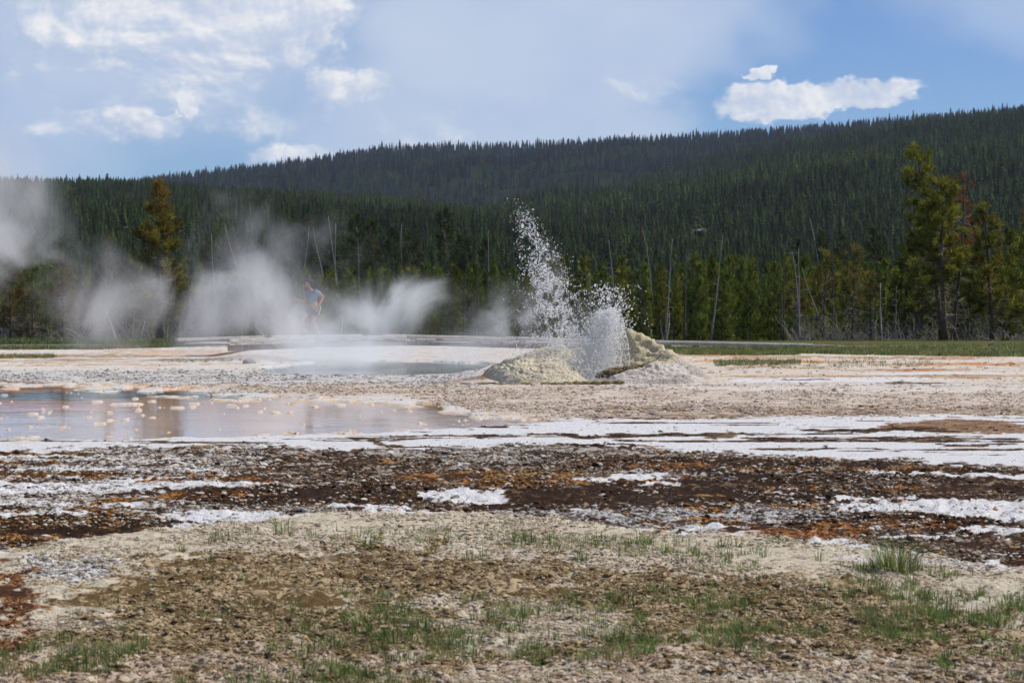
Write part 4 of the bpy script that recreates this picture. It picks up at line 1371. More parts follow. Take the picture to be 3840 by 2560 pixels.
def big_trees():
    def H(py, d):
        return CAM_H + (HORIZON - py) / F * d - gz(d)
    G1 = (0.195, 0.195, 0.024); G2 = (0.12, 0.135, 0.02); YO = (0.17, 0.145, 0.03); RUST = (0.24, 0.075, 0.025); GOLD = (0.205, 0.135, 0.03)
    m = d = None
    def lean(pb, pt, d): return (pt - pb) / F * d
    d = 96
    plant('pine_tree', 598, d, pine_meshes('pine', H(692, d), lean(598, 590, d), 0.0, 0.14, 1.6, 0.78, 0.27, 0.27, 26, 21, (0.19, 0.165, 0.026), GOLD, 0.72, 0.03, 34, 0.12, 0.04),
          'tall bushy pine with a golden top above the pool', 'tree')
    plant('pine_tree', 3536, d, pine_meshes('pine', H(553, d), lean(3536, 3415, d), 0.12, 0.30, 1.35, 0.62, 0.25, 0.24, 22, 33, G1, None, 1, 0.1, 46, 0.11, 0.22, -0.12),
          'tallest pine at the right with a slanting brown trunk', 'tree')
    plant('pine_tree', 3548, 95, pine_meshes('pine', H(680, 95), lean(3548, 3512, 95), -0.05, 0.42, 1.1, 0.45, 0.24, 0.24, 22, 35, G1, None, 1, 0.08, 44, 0.1, 0.05),
          'round topped pine just right of the tallest pine', 'tree')
    plant('pine_tree', 3572, 98, pine_meshes('pine', H(655, 98), lean(3572, 3608, 98), 0.10, 0.5, 0.95, 0.7, 0.30, 0.22, 8, 37, RUST, None, 1, 0.1, 60, 0.085, 0.25),
          'dying pine with sparse rust red needles between green pines', 'tree')
    plant('pine_tree', 3722, 97, pine_meshes('pine', H(778, 97), lean(3722, 3700, 97), 0.0, 0.2, 1.1, 0.55, 0.23, 0.24, 18, 39, (0.15, 0.145, 0.02), RUST, 2, 0.05, 60, 0.09, 0.08),
          'yellow green pine right of the rust red pine', 'tree')
    plant('pine_tree', 3868, 93, pine_meshes('pine', H(765, 93), lean(3868, 3862, 93), 0.0, 0.12, 1.2, 0.7, 0.24, 0.28, 16, 41, G1, None, 1, 0.02, 40, 0.1, 0.05),
          'green pine cut off by the right edge of the photo', 'tree')
    plant('pine_tree', 3645, 101, pine_meshes('pine', H(960, 101), 0.1, 0.0, 0.1, 0.9, 0.6, 0.22, 0.25, 14, 43, G2, RUST, 2, 0.02, 50, 0.06, 0.1),
          'low bushy pine with grey twigs below the rust red pine', 'tree')
    plant('pine_tree', 3790, 99, pine_meshes('pine', H(1010, 99), -0.1, 0.0, 0.08, 0.9, 0.6, 0.22, 0.25, 14, 45, G1, None, 1, 0.02, 40, 0.06, 0.1),
          'low bushy pine near the right edge of the photo', 'tree')
    plant('pine_tree', 3450, 103, pine_meshes('pine', H(985, 103), 0.0, 0.0, 0.1, 1.0, 0.7, 0.22, 0.25, 14, 47, G2, None, 1, 0.02, 20, 0.06, 0.1),
          'dark young pine left of the tallest pine trunk', 'tree')
    for k, (pb, py, dd, rd, lab) in enumerate([(3618, 868, 104, 1.0, 'dark pine behind the dying red pine'), (3778, 872, 105, 1.0, 'dark pine behind the yellow green right pine'), (3470, 858, 106, 1.0, 'dark pine behind the tallest pine trunk'), (3390, 950, 104, 0.9, 'dark bushy pine at the left foot of the tallest pine')]):
        plant('pine_tree', pb, dd, pine_meshes('pine', H(py, dd), 0.05, 0.0, 0.12, rd, 0.7, 0.25, 0.3, 18, 50 + k, G2, None, 1, 0.02, 40, 0.07, 0.1), lab, 'tree')
    # thin yellowing pines
    for k, (pb, pt, py, dd, rd, dn, lab) in enumerate([(3085, 3095, 958, 101, 0.75, 40, 'thin yellowing pine left of two others in the right thicket'), (3196, 3198, 912, 100, 0.8, 44, 'tallest thin yellowing pine of the right thicket'),
                                                       (3264, 3262, 1045, 97, 0.55, 50, 'half dead pine with an orange lit trunk foot in the right thicket'), (3000, 2990, 1040, 102, 0.7, 46, 'grey twiggy pine at the left end of the right thicket')]):
        plant('thin_pine', pb, dd, pine_meshes('thin_pine', H(py, dd), lean(pb, pt, dd), 0.02, 0.42, rd, 0.6, 0.24, 0.22, 10, 60 + k, YO, GOLD, 2, 0.04, dn, 0.055, 0.2), lab, 'tree', 'thin pines at the forest edge')
    for k, (pb, pt, py, dd, rd, dn, lab, col) in enumerate([(38, 34, 1010, 97, 1.1, 46, 'bushy brown green pine at the left edge of the photo', (0.12, 0.095, 0.025)), (236, 232, 950, 97, 0.75, 50, 'slim orange tinged pine with bare twigs left of the tall pine', (0.15, 0.10, 0.03)),
                                                            (388, 386, 872, 100, 0.45, 46, 'very slim pine with a long grey trunk beside the tall pine', (0.08, 0.085, 0.02)), (478, 480, 975, 102, 0.85, 24, 'dark young pine tucked behind the tall pine', (0.05, 0.065, 0.016)),
                                                            (120, 124, 1090, 99, 0.9, 40, 'low olive pine between two taller ones at the left', (0.10, 0.10, 0.02)), (320, 318, 1080, 101, 0.8, 36, 'low twiggy pine left of the slim grey trunk', (0.09, 0.09, 0.022)),
                                                            (700, 704, 1060, 101, 0.9, 40, 'low pine in the steam right of the tall pine', (0.08, 0.085, 0.022)), (-60, -58, 960, 99, 1.0, 30, 'pine just outside the left edge', (0.1, 0.1, 0.02))]):
        if k == 7: continue
        c0 = 0.1 if k in (0, 4, 5, 3, 6) else 0.35
        plant('thin_pine', pb, dd, pine_meshes('thin_pine', H(py, dd), lean(pb, pt, dd), 0.02, c0, rd, 0.65, 0.24, 0.24, 12, 80 + k, col, GOLD, 2, 0.02, dn, 0.055, 0.12), lab, 'tree', 'thin pines at the forest edge')
    # taller old pines with bare trunks behind the young ones
    r = random.Random(5)
    ANCH = [(250, 'at the far left'), (520, 'left of the golden topped pine'), (760, 'right behind the golden topped pine'), (1000, 'in the steam left of the walker'), (1220, 'behind the walker'), (1460, 'just right of the walker'), (1700, 'behind the steam right of the walker'), (1940, 'left of the tall water jet'),
            (2180, 'behind the tall water jet'), (2400, 'behind the dense water burst'), (2640, 'above the right slope of the cone'), (2900, 'above the right end of the boardwalk'), (3150, 'behind the thin yellowing pines'), (3400, 'left of the tallest pine'), (3650, 'behind the tallest pine'), (9999, 'at the far right')]
    where = lambda px: next(t for lim, t in ANCH if px < lim)
    ORD = ['first', 'second', 'third', 'fourth', 'fifth', 'sixth', 'seventh', 'eighth', 'ninth', 'tenth']
    seen = {}
    protos = [pine_meshes('old_pine', 9.0, r.uniform(-.3, .3), 0.0, 0.52, 0.95, 0.6, 0.34, 0.42, 12, 100 + k, (0.05, 0.06, 0.018), None, 1, 0.2, 16, 0.10, 0.12) for k in range(3)]
    spots = [(1090, 835), (1140, 822), (1172, 850), (1230, 805), (1262, 830), (1338, 812), (1372, 850), (1400, 838), (1475, 860), (1535, 880), (1668, 790), (1565, 905), (1045, 850), (980, 872), (920, 862), (850, 900), (1720, 890), (1760, 905), (2070, 905), (3085, 870), (3160, 880), (3270, 860), (3300, 880), (780, 880), (2995, 905), (1818, 900)]
    for k, (px, py) in enumerate(sorted(spots)):
        w_ = where(px); seen[w_] = seen.get(w_, 0) + 1
        d = 170 + r.uniform(-12, 25)
        me = protos[k % 3]
        o = plant('old_pine', px, d, me, '%s bare trunked old pine from the left %s' % (ORD[seen[w_] - 1], w_), 'tree', 'old pines above the forest edge', rz=r.uniform(0, 6.28))
        s = H(py, d) / 9.0
        o.scale = (s * r.uniform(0.75, 1.0), s * r.uniform(0.75, 1.0), s)
    # dense wall of young lodgepole pines
    protos = []
    for k in range(6):
        protos.append(pine_meshes('young_pine', 5.0, r.uniform(-.1, .1), 0, 0.04, r.uniform(0.8, 1.05), 0.8, 0.26, 0.36, 9, 200 + k, [(0.13, 0.15, 0.019), (0.105, 0.135, 0.019), (0.14, 0.145, 0.02)][k % 3], None, 1, 0, 0))
    tops = [(-300, 990), (300, 1010), (700, 1010), (1000, 1020), (1350, 1035), (1600, 1010), (1750, 1000), (1950, 1000), (2150, 985), (2400, 985), (2600, 985), (2800, 970), (3000, 985), (3200, 980), (3500, 1000), (3800, 990), (4200, 990)]
    tx, ty = zip(*tops)
    def num(row, px):
        k_ = (row, where(px)); seen[k_] = seen.get(k_, 0) + 1
        return (ORD + ['eleventh', 'twelfth', 'thirteenth'])[min(seen[k_], 13) - 1]
    cnt = 0
    for row, (d0, step, drop) in enumerate([(108, 84, 45), (117, 74, 25), (128, 68, 6), (142, 64, -4)]):
        px = -260 + r.uniform(0, 60)
        while px < 4120:
            d = d0 + r.uniform(-4, 4)
            py = np.interp(px, tx, ty) + drop * r.uniform(0.3, 1.6) + r.uniform(-22, 30)
            me = protos[r.randrange(6)]
            o = plant('young_pine', px, d, me, ('%s young green pine, %s from left, %s' % (['front row', 'second row', 'third row', 'rear row'][row], num(row, px), where(px))), 'tree', 'young pines of the forest edge', 'needles_copy', rz=r.uniform(0, 6.28))
            s = H(py, d) / 5.0
            w_ = s * r.uniform(0.6, 0.9)
            o.scale = (w_, w_, s)
            px += step * r.uniform(0.6, 1.35)
            cnt += 1
    print('young pines', cnt)


big_trees()


def snags():
    S = [(835, 842, 897, 1040, 'p'), (783, 880, 798, 1040, 'g'), (1158, 850, 1140, 1050, 'p'), (1185, 850, 1217, 1035, 'p'), (1229, 808, 1262, 1040, 'p'), (1252, 838, 1260, 1040, 'p'),
         (1338, 850, 1345, 1010, 'g'), (1662, 800, 1675, 1040, 'p'), (1505, 840, 1508, 1060, 'g'), (1745, 935, 1740, 1285, 'd'), (1788, 960, 1800, 1285, 'd'), (1823, 860, 1828, 1000, 'g'),
         (2145, 945, 2143, 1285, 'd'), (2165, 1040, 2163, 1285, 'd'), (2198, 1000, 2194, 1285, 'd'), (2208, 1020, 2212, 1285, 'g'), (2295, 900, 2322, 1285, 'g'), (2388, 945, 2401, 1285, 'd'), (2400, 1035, 2446, 1288, 'd'),
         (2415, 855, 2440, 1060, 'g'), (2530, 895, 2494, 1288, 'g'), (2508, 1165, 2497, 1289, 'w'), (2568, 870, 2565, 1288, 'd'), (2595, 845, 2597, 1060, 'd'), (2711, 880, 2664, 1288, 'g'),
         (2922, 952, 2931, 1288, 'd'), (2934, 985, 2938, 1288, 'd'), (2952, 938, 2980, 1140, 'g'), (2986, 930, 2992, 1150, 'g'), (3018, 800, 3024, 980, 'd'), (3040, 820, 3060, 930, 'g'), (3128, 830, 3125, 1289, 'd'),
         (3178, 800, 3180, 990, 'd'), (3003, 1005, 3112, 1290, 'g'), (3300, 1060, 3309, 1292, 'w'), (3360, 1072, 3358, 1292, 'g'), (3367, 1180, 3383, 1294, 'g'), (3415, 1252, 3400, 1296, 'w'),
         (2478, 1200, 2490, 1288, 'g'), (2445, 1235, 2440, 1288, 'w'), (470, 1165, 462, 1290, 'g'), (402, 1160, 438, 1290, 'w'), (505, 1130, 492, 1290, 'g'), (548, 1180, 522, 1290, 'w'), (632, 1220, 628, 1290, 'w'), (290, 1160, 283, 1290, 'g'),
         (1290, 1180, 1275, 1285, 'w'), (912, 1220, 914, 1285, 'g'), (980, 1190, 1000, 1285, 'g'), (2340, 1080, 2352, 1285, 'd'), (3262, 850, 3268, 1000, 'd')]
    r = random.Random(77)
    nm = {'p': 'pale', 'g': 'grey', 'd': 'dark', 'w': 'bleached white'}
    mats = {'p': 'grey_wood', 'g': 'dead_wood', 'd': 'dark_wood', 'w': 'pale_wood'}
    anch = [(130, 'near the left edge'), (420, 'left of the tall golden topped pine'), (560, 'under the tall golden topped pine'), (760, 'just right of the tall golden topped pine'), (1010, 'in the steam left of the walker'), (1330, 'above the walker in the steam'),
            (1720, 'between the walker and the geyser jet'), (2000, 'just left of the tall water jet'), (2260, 'behind the gap between the jets'), (2560, 'above the white slope of the cone'), (2800, 'right of the cone above the boardwalk'),
            (3050, 'before the pines right of the boardwalk'), (3330, 'among the thin yellowing pines'), (3900, 'left of the tallest right pine')]
    used = {}
    made = {}
    for (tx, ty, bx, by, k) in sorted(S, key=lambda q: q[2]):
        far = by < 1100
        d = 165 + r.uniform(-5, 10) if far else (104 if k == 'd' else 99) + r.uniform(-2, 2)
        z0 = gz(d)
        top = unproject(tx, ty, d)
        H = top.z - z0
        # carry the lean down to the ground when the foot is hidden
        zb = unproject(bx, by, d).z
        slope = (tx - bx) / F * d / max(0.3, top.z - zb)
        x0 = (bx - 1920) / F * d - slope * max(0.0, zb - z0)
        lean = slope * H if far else (tx - bx) / F * d
        side = next(t for lim, t in anch if bx < lim)
        height = 'tall' if H > 4.2 else ('short' if H < 1.6 else 'thin')
        tilt = 'leaning left' if lean < -0.18 * max(H, 1) * 0.35 else ('leaning right' if lean > 0.18 * max(H, 1) * 0.35 else 'upright')
        lab = '%s %s %s dead trunk %s' % (height, nm[k], tilt, side)
        used[lab] = used.get(lab, 0) + 1
        root = empty('dead_tree', (x0, d, z0), lab, 'dead tree', 'dead trunks along the forest edge')
        made.setdefault(lab, []).append(root)
        n = 8
        path = trunk_path(H, lean, r.uniform(-.06, .06), r.randrange(9999), n)
        r0 = 0.015 + 0.0085 * H if k != 'w' else 0.018 + 0.009 * H
        mb = MB(); mb.tube(path, [r0 * (1 - 0.82 * q / (n - 1)) for q in range(n)], 6)
        obj('trunk', mb.mesh('dead_trunk'), M[mats[k]], root)
        mb = MB()
        for q in range(r.randint(5, 14)):
            t = r.uniform(0.25, 0.98); i = int(t * (n - 1)); p = path[i] * (1 - (t * (n - 1) - i)) + path[min(i + 1, n - 1)] * (t * (n - 1) - i)
            a = r.uniform(0, 6.28); ll = r.uniform(0.1, 0.45) * min(1.0, H / 4)
            e = p + np.array([math.cos(a) * ll, math.sin(a) * ll, r.uniform(-.12, .2) * ll])
            mb.tube([p, (p + e) / 2 + np.array([0, 0, r.uniform(-.03, .03)]), e], [0.012, 0.008, 0.004], 3, cap=False)
        obj('branch_stubs', mb.mesh('branch_stubs'), M[mats[k]], root, kind='stuff')
    for l, c in made.items():
        if len(c) > 1:
            for o_, w_ in zip(c, ('first', 'second', 'third', 'fourth', 'fifth')): o_['label'] = l + ', ' + w_ + ' from left'
    # fallen logs
    for (x1, y1, x2, y2, d, lab) in [(3312, 1290, 3372, 1280, 97, 'grey fallen log lying at the edge of the right grass'), (960, 1230, 1010, 1290, 98, 'fallen grey branch leaning in the steam left of the walker'), (3660, 1262, 3770, 1300, 98, 'tangled pale fallen branch under the right edge pines'), (240, 1230, 330, 1285, 98, 'fallen pale branch in the thicket at the left')]:
        a = unproject(x1, y1, d); b = unproject(x2, y2, d)
        zlow = gz(d) + 0.04
        if a.z < b.z: a.z = max(a.z, zlow)
        mb = MB()
        pa, pb = np.array(a), np.array(b)
        pa[2] -= 0.0
        mid = (pa + pb) / 2 + np.array([0, 0.1, 0.06])
        mb.tube([pa, mid, pb], [0.05, 0.04, 0.025], 6)
        for q in range(9):
            p = pa + (pb - pa) * r.random(); e = p + np.array([r.uniform(-.3, .3), r.uniform(-.2, .2), r.uniform(0.02, .35)])
            mb.tube([p, (p + e) / 2 + 0.03, e], [0.012, 0.009, 0.003], 3, cap=False)
        obj('fallen_log', mb.mesh('fallen_log'), M['dead_wood'], label=lab, cat='log', group='fallen wood')
    # twiggy underbrush at the foot of the forest edge: too fine to count
    rng = np.random.default_rng(8)
    mb = MB()
    for q in range(900):
        px = rng.choice([rng.uniform(-100, 820), rng.uniform(2950, 3900)])
        d = rng.uniform(96, 103); p = np.array([(px - 1920) / F * d, d, gz(d)])
        ll = rng.uniform(0.4, 1.5)
        d_ = np.array([rng.normal(0, .6), rng.normal(0, .3), 1.0]); pts = [p]
        for s in range(4):
            d_ = d_ + rng.normal(0, .3, 3); pts.append(pts[-1] + d_ / np.linalg.norm(d_) * ll / 4)
        mb.tube(pts, [0.012, 0.01, 0.008, 0.006, 0.003], 3, cap=False)
    obj('dead_brush', mb.mesh('dead_brush', True), M['dead_wood'], label='tangle of grey dead twigs under the forest edge pines', cat='brush', kind='stuff')


snags()
# ------------------------------------------------------------------ boardwalk and path
def boardwalk():
    pts = WALK
    P = np.array([unproject(*p)[:] for p in pts])
    seg = np.linalg.norm(np.diff(P, axis=0), axis=1); cum = np.concatenate([[0], np.cumsum(seg)])
    def at(s):
        return np.array([np.interp(s, cum, P[:, k]) for k in range(3)])
    root = empty('boardwalk', tuple(P[0] * np.array([1, 1, 0])), 'low weathered plank boardwalk curving behind the geyser', 'boardwalk')
    off = np.array(root.location)
    W = 2.1
    plank = box_mesh('plank', 0.165, W, 0.05, 0.006)
    plank.materials.append(M['plank'])
    r = random.Random(3)
    total = cum[-1]; s = 0.1
    while s < total:
        p = at(s); q = at(min(s + 0.2, total)); a = math.atan2(q[1] - p[1], q[0] - p[0])
        o = obj('plank', plank, None, root)
        nrm = np.array([-math.sin(a), math.cos(a), 0])
        c = p + nrm * (W / 2 + r.uniform(-.015, .015)) - off
        o.location = (c[0], c[1], c[2] - 0.025 + r.uniform(-.004, .004))
        o.rotation_euler = (r.uniform(-.004, .004), -math.atan2(q[2] - p[2], 0.2), a)
        s += 0.178
    # kerb rails on both edges, stringers and posts
    k = 0
    s = 0.0
    while s < total - 0.3:
        e = min(s + 3.6, total)
        for side, w in ((0.06, 0), (W - 0.06, 1)):
            p, q = at(s), at(e); a = math.atan2(q[1] - p[1], q[0] - p[0])
            nrm = np.array([-math.sin(a), math.cos(a), 0])
            L = np.linalg.norm(q - p)
            m = (p + q) / 2 + nrm * side - off
            rail = obj('kerb_rail', box_mesh('kerb_rail', L - 0.03, 0.12, 0.09, 0.012), M['plank'], root)
            rail.location = (m[0], m[1], m[2] + 0.085 + r.uniform(-.008, .008))
            rail.rotation_euler = (0, -math.atan2(q[2] - p[2], L), a + r.uniform(-.004, .004))
            if w == 0:
                st = obj('stringer', box_mesh('stringer', L - 0.02, 0.07, 0.15, 0.008), M['dead_wood'], root)
                st.location = (m[0], m[1] + 0.05, m[2] - 0.128)
                st.rotation_euler = rail.rotation_euler
        for t in (0.15, 0.65):
            p = at(s + (e - s) * t); h = max(p[2] - 0.05, 0.06)
            for sx in (0.2, W - 0.2):
                po = obj('support_post', box_mesh('support_post', 0.11, 0.11, h + 0.1, 0.008), M['dark_wood'], root)
                po.location = (p[0] - off[0], p[1] + sx - off[1], (h - 0.1) / 2)
        for t in np.arange(0.05, 1.0, 0.25):
            p = at(s + (e - s) * t)
            b = obj('rail_block', box_mesh('rail_block', 0.2, 0.1, 0.038, 0.005), M['plank'], root)
            b.location = (p[0] - off[0], p[1] + 0.06 - off[1], p[2] + 0.02)
        s = e
        k += 1
    # short lower spur ending at the left
    a = unproject(560, 1296, 66.0); 
    # grey path at the far left
    near = [on_ground(x, y) for x, y in [(-900, 1316), (0, 1313), (160, 1312), (290, 1309), (420, 1306)]]
    farp = [on_ground(x, y) for x, y in [(420, 1303), (290, 1302), (160, 1302), (0, 1303), (-900, 1306)]]
    obj('path', flat_poly('path', near + farp, 0.1), M['asphalt'], kind='structure', label='grey footpath at the left edge of the basin', cat='path')
    # low sinter terrace carrying the boardwalk's near side
    return root


boardwalk()

# ------------------------------------------------------------------ the walker in the steam
def person():
    base = unproject(1180, 1276, 69.9)
    deck_z = base.z
    rt = empty('person', (base.x, base.y, deck_z), 'dark haired person in blue grey shirt and dark shorts striding along the boardwalk', 'person')
    J = {  # joint: (position, radius x, radius y)
        'pelvis': ((0.00, 0.00, 0.97), .135, .105), 'waist': ((-0.03, -0.005, 1.10), .125, .095), 'chest': ((-0.07, -0.015, 1.28), .15, .105), 'neckb': ((-0.105, -0.02, 1.43), .075, .07),
        'neck': ((-0.135, -0.03, 1.50), .052, .052), 'skull0': ((-0.165, -0.045, 1.575), .068, .075), 'skull1': ((-0.18, -0.05, 1.645), .082, .09), 'skull2': ((-0.18, -0.045, 1.705), .062, .068),
        'lsh': ((0.07, -0.11, 1.40), .062, .062), 'lel': ((0.25, 0.03, 1.25), .043, .043), 'lwr': ((0.165, -0.11, 1.075), .03, .028), 'lhand': ((0.14, -0.145, 1.02), .034, .02),
        'rsh': ((-0.245, 0.08, 1.39), .062, .062), 'rel': ((-0.30, 0.09, 1.12), .043, .043), 'rwr': ((-0.46, -0.05, 1.16), .03, .028), 'rhand': ((-0.51, -0.09, 1.19), .034, .02),
        'lhip': ((0.075, -0.06, 0.93), .095, .095), 'lkn': ((-0.045, -0.10, 0.53), .06, .06), 'lcalf': ((0.06, -0.06, 0.36), .056, .056), 'lank': ((0.15, -0.02, 0.115), .037, .037), 'ltoe': ((0.03, -0.10, 0.04), .036, .03), 'lheel': ((0.185, 0.0, 0.06), .035, .035),
        'rhip': ((-0.075, 0.06, 0.93), .095, .095), 'rkn': ((-0.34, -0.10, 0.63), .06, .06), 'rcalf': ((-0.31, -0.07, 0.45), .056, .056), 'rank': ((-0.25, -0.03, 0.22), .037, .037), 'rtoe': ((-0.38, -0.13, 0.17), .036, .03), 'rheel': ((-0.215, -0.005, 0.18), .035, .035)}
    E = [('pelvis', 'waist'), ('waist', 'chest'), ('chest', 'neckb'), ('neckb', 'neck'), ('neck', 'skull0'), ('skull0', 'skull1'), ('skull1', 'skull2'), ('chest', 'lsh'), ('lsh', 'lel'), ('lel', 'lwr'), ('lwr', 'lhand'),
         ('chest', 'rsh'), ('rsh', 'rel'), ('rel', 'rwr'), ('rwr', 'rhand'), ('pelvis', 'lhip'), ('lhip', 'lkn'), ('lkn', 'lcalf'), ('lcalf', 'lank'), ('lank', 'ltoe'), ('lank', 'lheel'), ('pelvis', 'rhip'), ('rhip', 'rkn'), ('rkn', 'rcalf'), ('rcalf', 'rank'), ('rank', 'rtoe'), ('rank', 'rheel')]
    # five fingers on each hand
    for s, hand, wr in (('l', 'lhand', 'lwr'), ('r', 'rhand', 'rwr')):
        h = Vector(J[hand][0]); w_ = Vector(J[wr][0]); d = (h - w_).normalized()
        side = d.cross(Vector((0.3, -0.8, 0.5))).normalized(); palm = d.cross(side).normalized()
        for k, (o, L) in enumerate(((-0.03, .062), (-0.01, .072), (0.01, .068), (0.03, .052))):
            a = h + d * 0.028 + side * o; b = a + d * L * 0.55 + palm * 0.012; c = b + d * L * 0.25 + palm * L * 0.45
            J[f'{s}f{k}a'] = (tuple(a), .0095, .0095); J[f'{s}f{k}b'] = (tuple(b), .0088, .0088); J[f'{s}f{k}c'] = (tuple(c), .008, .008)
            E += [(hand, f'{s}f{k}a'), (f'{s}f{k}a', f'{s}f{k}b'), (f'{s}f{k}b', f'{s}f{k}c')]
        a = h - d * 0.01 - side * 0.04 + palm * 0.01; b = a + d * 0.035 - side * 0.014 + palm * 0.02
        J[f'{s}ta'] = (tuple(a), .011, .011); J[f'{s}tb'] = (tuple(b), .0095, .0095)
        E += [(hand, f'{s}ta'), (f'{s}ta', f'{s}tb')]
    names = list(J)
    me = bpy.data.meshes.new('body')
    me.from_pydata([J[n][0] for n in names], [(names.index(a), names.index(b)) for a, b in E], [])
    tmp = bpy.data.objects.new('body_skeleton', me)
    C.objects.link(tmp)
    tmp.modifiers.new('skin', 'SKIN').use_smooth_shade = True
    sk = me.skin_vertices[0].data
    for i, n in enumerate(names):
        sk[i].radius = (J[n][1], J[n][2])
        sk[i].use_root = (n == 'pelvis')
    sub = tmp.modifiers.new('sub', 'SUBSURF'); sub.levels = 2; sub.render_levels = 2
    dg = bpy.context.evaluated_depsgraph_get()
    body = bpy.data.meshes.new_from_object(tmp.evaluated_get(dg))
    bpy.data.objects.remove(tmp)
    body.name = 'body'; body.materials.clear()
    skin = simple_mat('skin', (0.42, 0.22, 0.14), 0.55, 30, 0.08)
    n = len(body.vertices)
    co = np.empty(n * 3); body.vertices.foreach_get('co', co); co = co.reshape(-1, 3)
    no = np.empty(n * 3); body.vertices.foreach_get('normal', no); no = no.reshape(-1, 3)
    bo = obj('body', body, skin, rt)
    # nearest bone of every vertex decides what it wears
    bones = E
    best = np.full(n, 1e9); who = np.zeros(n, int); par = np.zeros(n)
    for k, (a, b) in enumerate(bones):
        A = np.array(J[a][0]); B = np.array(J[b][0]); ab = B - A
        t = np.clip(((co - A) @ ab) / (ab @ ab), 0, 1)
        dist = np.linalg.norm(co - (A + t[:, None] * ab), axis=1)
        m = dist < best
        best[m] = dist[m]; who[m] = k; par[m] = t[m]
    bid = {e: i for i, e in enumerate(bones)}
    def sel(rules):
        m = np.zeros(n, bool)
        for e, lo, hi in rules:
            m |= (who == bid[e]) & (par >= lo) & (par <= hi)
        return m
    def garment(name, m, off, mat):
        polys = [p.vertices[:] for p in body.polygons if all(m[v] for v in p.vertices)]
        idx = sorted({v for p in polys for v in p}); mp = {v: i for i, v in enumerate(idx)}
        V = co[idx] + no[idx] * off + no[idx] * (0.008 * (vnoise(co[idx, 0] * 30 + 50, co[idx, 2] * 18 + 50, 5) - 0.5))[:, None]
        g = bpy.data.meshes.new(name)
        g.from_pydata([tuple(v) for v in V], [], [tuple(mp[v] for v in p) for p in polys])
        for p in g.polygons: p.use_smooth = True
        return obj(name, g, mat, rt)
    shirt = sel([(('pelvis', 'waist'), 0.25, 1), (('waist', 'chest'), 0, 1), (('chest', 'neckb'), 0, 1), (('neckb', 'neck'), 0, 0.25), (('chest', 'lsh'), 0, 1), (('chest', 'rsh'), 0, 1), (('lsh', 'lel'), 0, 0.52), (('rsh', 'rel'), 0, 0.52)])
    garment('shirt', shirt, 0.016, simple_mat('blue_grey_shirt', (0.16, 0.23, 0.32), 0.85, 20, 0.1))
    shorts = sel([(('pelvis', 'waist'), 0, 0.35), (('pelvis', 'lhip'), 0, 1), (('pelvis', 'rhip'), 0, 1), (('lhip', 'lkn'), 0, 0.58), (('rhip', 'rkn'), 0, 0.58)])
    sh = garment('shorts', shorts, 0.022, simple_mat('dark_shorts', (0.03, 0.032, 0.045), 0.85, 20, 0.1))
    mb = MB()
    mb.tube([(0.175, -0.10, 1.02), (0.185, -0.13, 0.92), (0.145, -0.17, 0.80), (0.125, -0.18, 0.72)], [0.009] * 4, 4)
    obj('white_stripe', mb.mesh('white_stripe'), simple_mat('white_cloth', (0.75, 0.77, 0.8), 0.8), sh)
    sock = simple_mat('grey_sock', (0.4, 0.42, 0.45), 0.9); shoe = simple_mat('grey_shoe', (0.14, 0.15, 0.17), 0.7)
    for s in 'lr':
        garment('sock', sel([((s + 'calf', s + 'ank'), 0.55, 1)]), 0.008, sock)
        garment('shoe', sel([((s + 'ank', s + 'toe'), 0.12, 1), ((s + 'ank', s + 'heel'), 0.1, 1)]), 0.012, shoe)
    # hair, a shaggy cap
    v, f = ico(4)
    keep_c = np.array([-0.172, -0.03, 1.665])
    a = v * (0.105 + 0.05 * fbm(v[:, 0] * 5 + 20, v[:, 2] * 5 + v[:, 1] * 4 + 20, 3, 860) - 0.01)[:, None]
    face = (v @ np.array([-0.62, -0.55, -0.55])) > 0.30
    a[face] *= 0.55
    a = a * np.array([1.12, 1.15, 1.12]) + keep_c
    obj('hair', make_mesh('hair', a, faces=f), simple_mat('dark_hair', (0.03, 0.022, 0.02), 0.7, 60, 0.3), rt)
    # face: nose, ears, eyes, mouth
    fd = Vector((-0.74, -0.62, -0.25)).normalized(); up = Vector((-0.1, -0.1, 1)).normalized(); rgt = fd.cross(up).normalized(); up = rgt.cross(fd).normalized()
    hc = Vector((-0.18, -0.052, 1.63))
    def part(name, c, sx, sy, sz, mat):
        vv, ff = ico(2)
        w_ = np.array(c)[None] + vv[:, :1] * np.array(fd) * sx + vv[:, 1:2] * np.array(rgt) * sy + vv[:, 2:] * np.array(up) * sz
        obj(name, make_mesh(name, w_, faces=ff), mat, rt)
    eye = simple_mat('dark_eye', (0.02, 0.018, 0.018), 0.3); lipm = simple_mat('lip', (0.33, 0.12, 0.1), 0.5)
    part('nose', hc + fd * 0.092 - up * 0.012, .02, .013, .02, skin)
    for s in (-1, 1):
        part('ear', hc - fd * 0.005 + rgt * s * 0.08 - up * 0.01, .02, .01, .03, skin)
        part('eye', hc + fd * 0.078 + rgt * s * 0.032 + up * 0.012, .009, .014, .008, eye)
    part('mouth', hc + fd * 0.074 - up * 0.055, .008, .024, .007, lipm)


person()

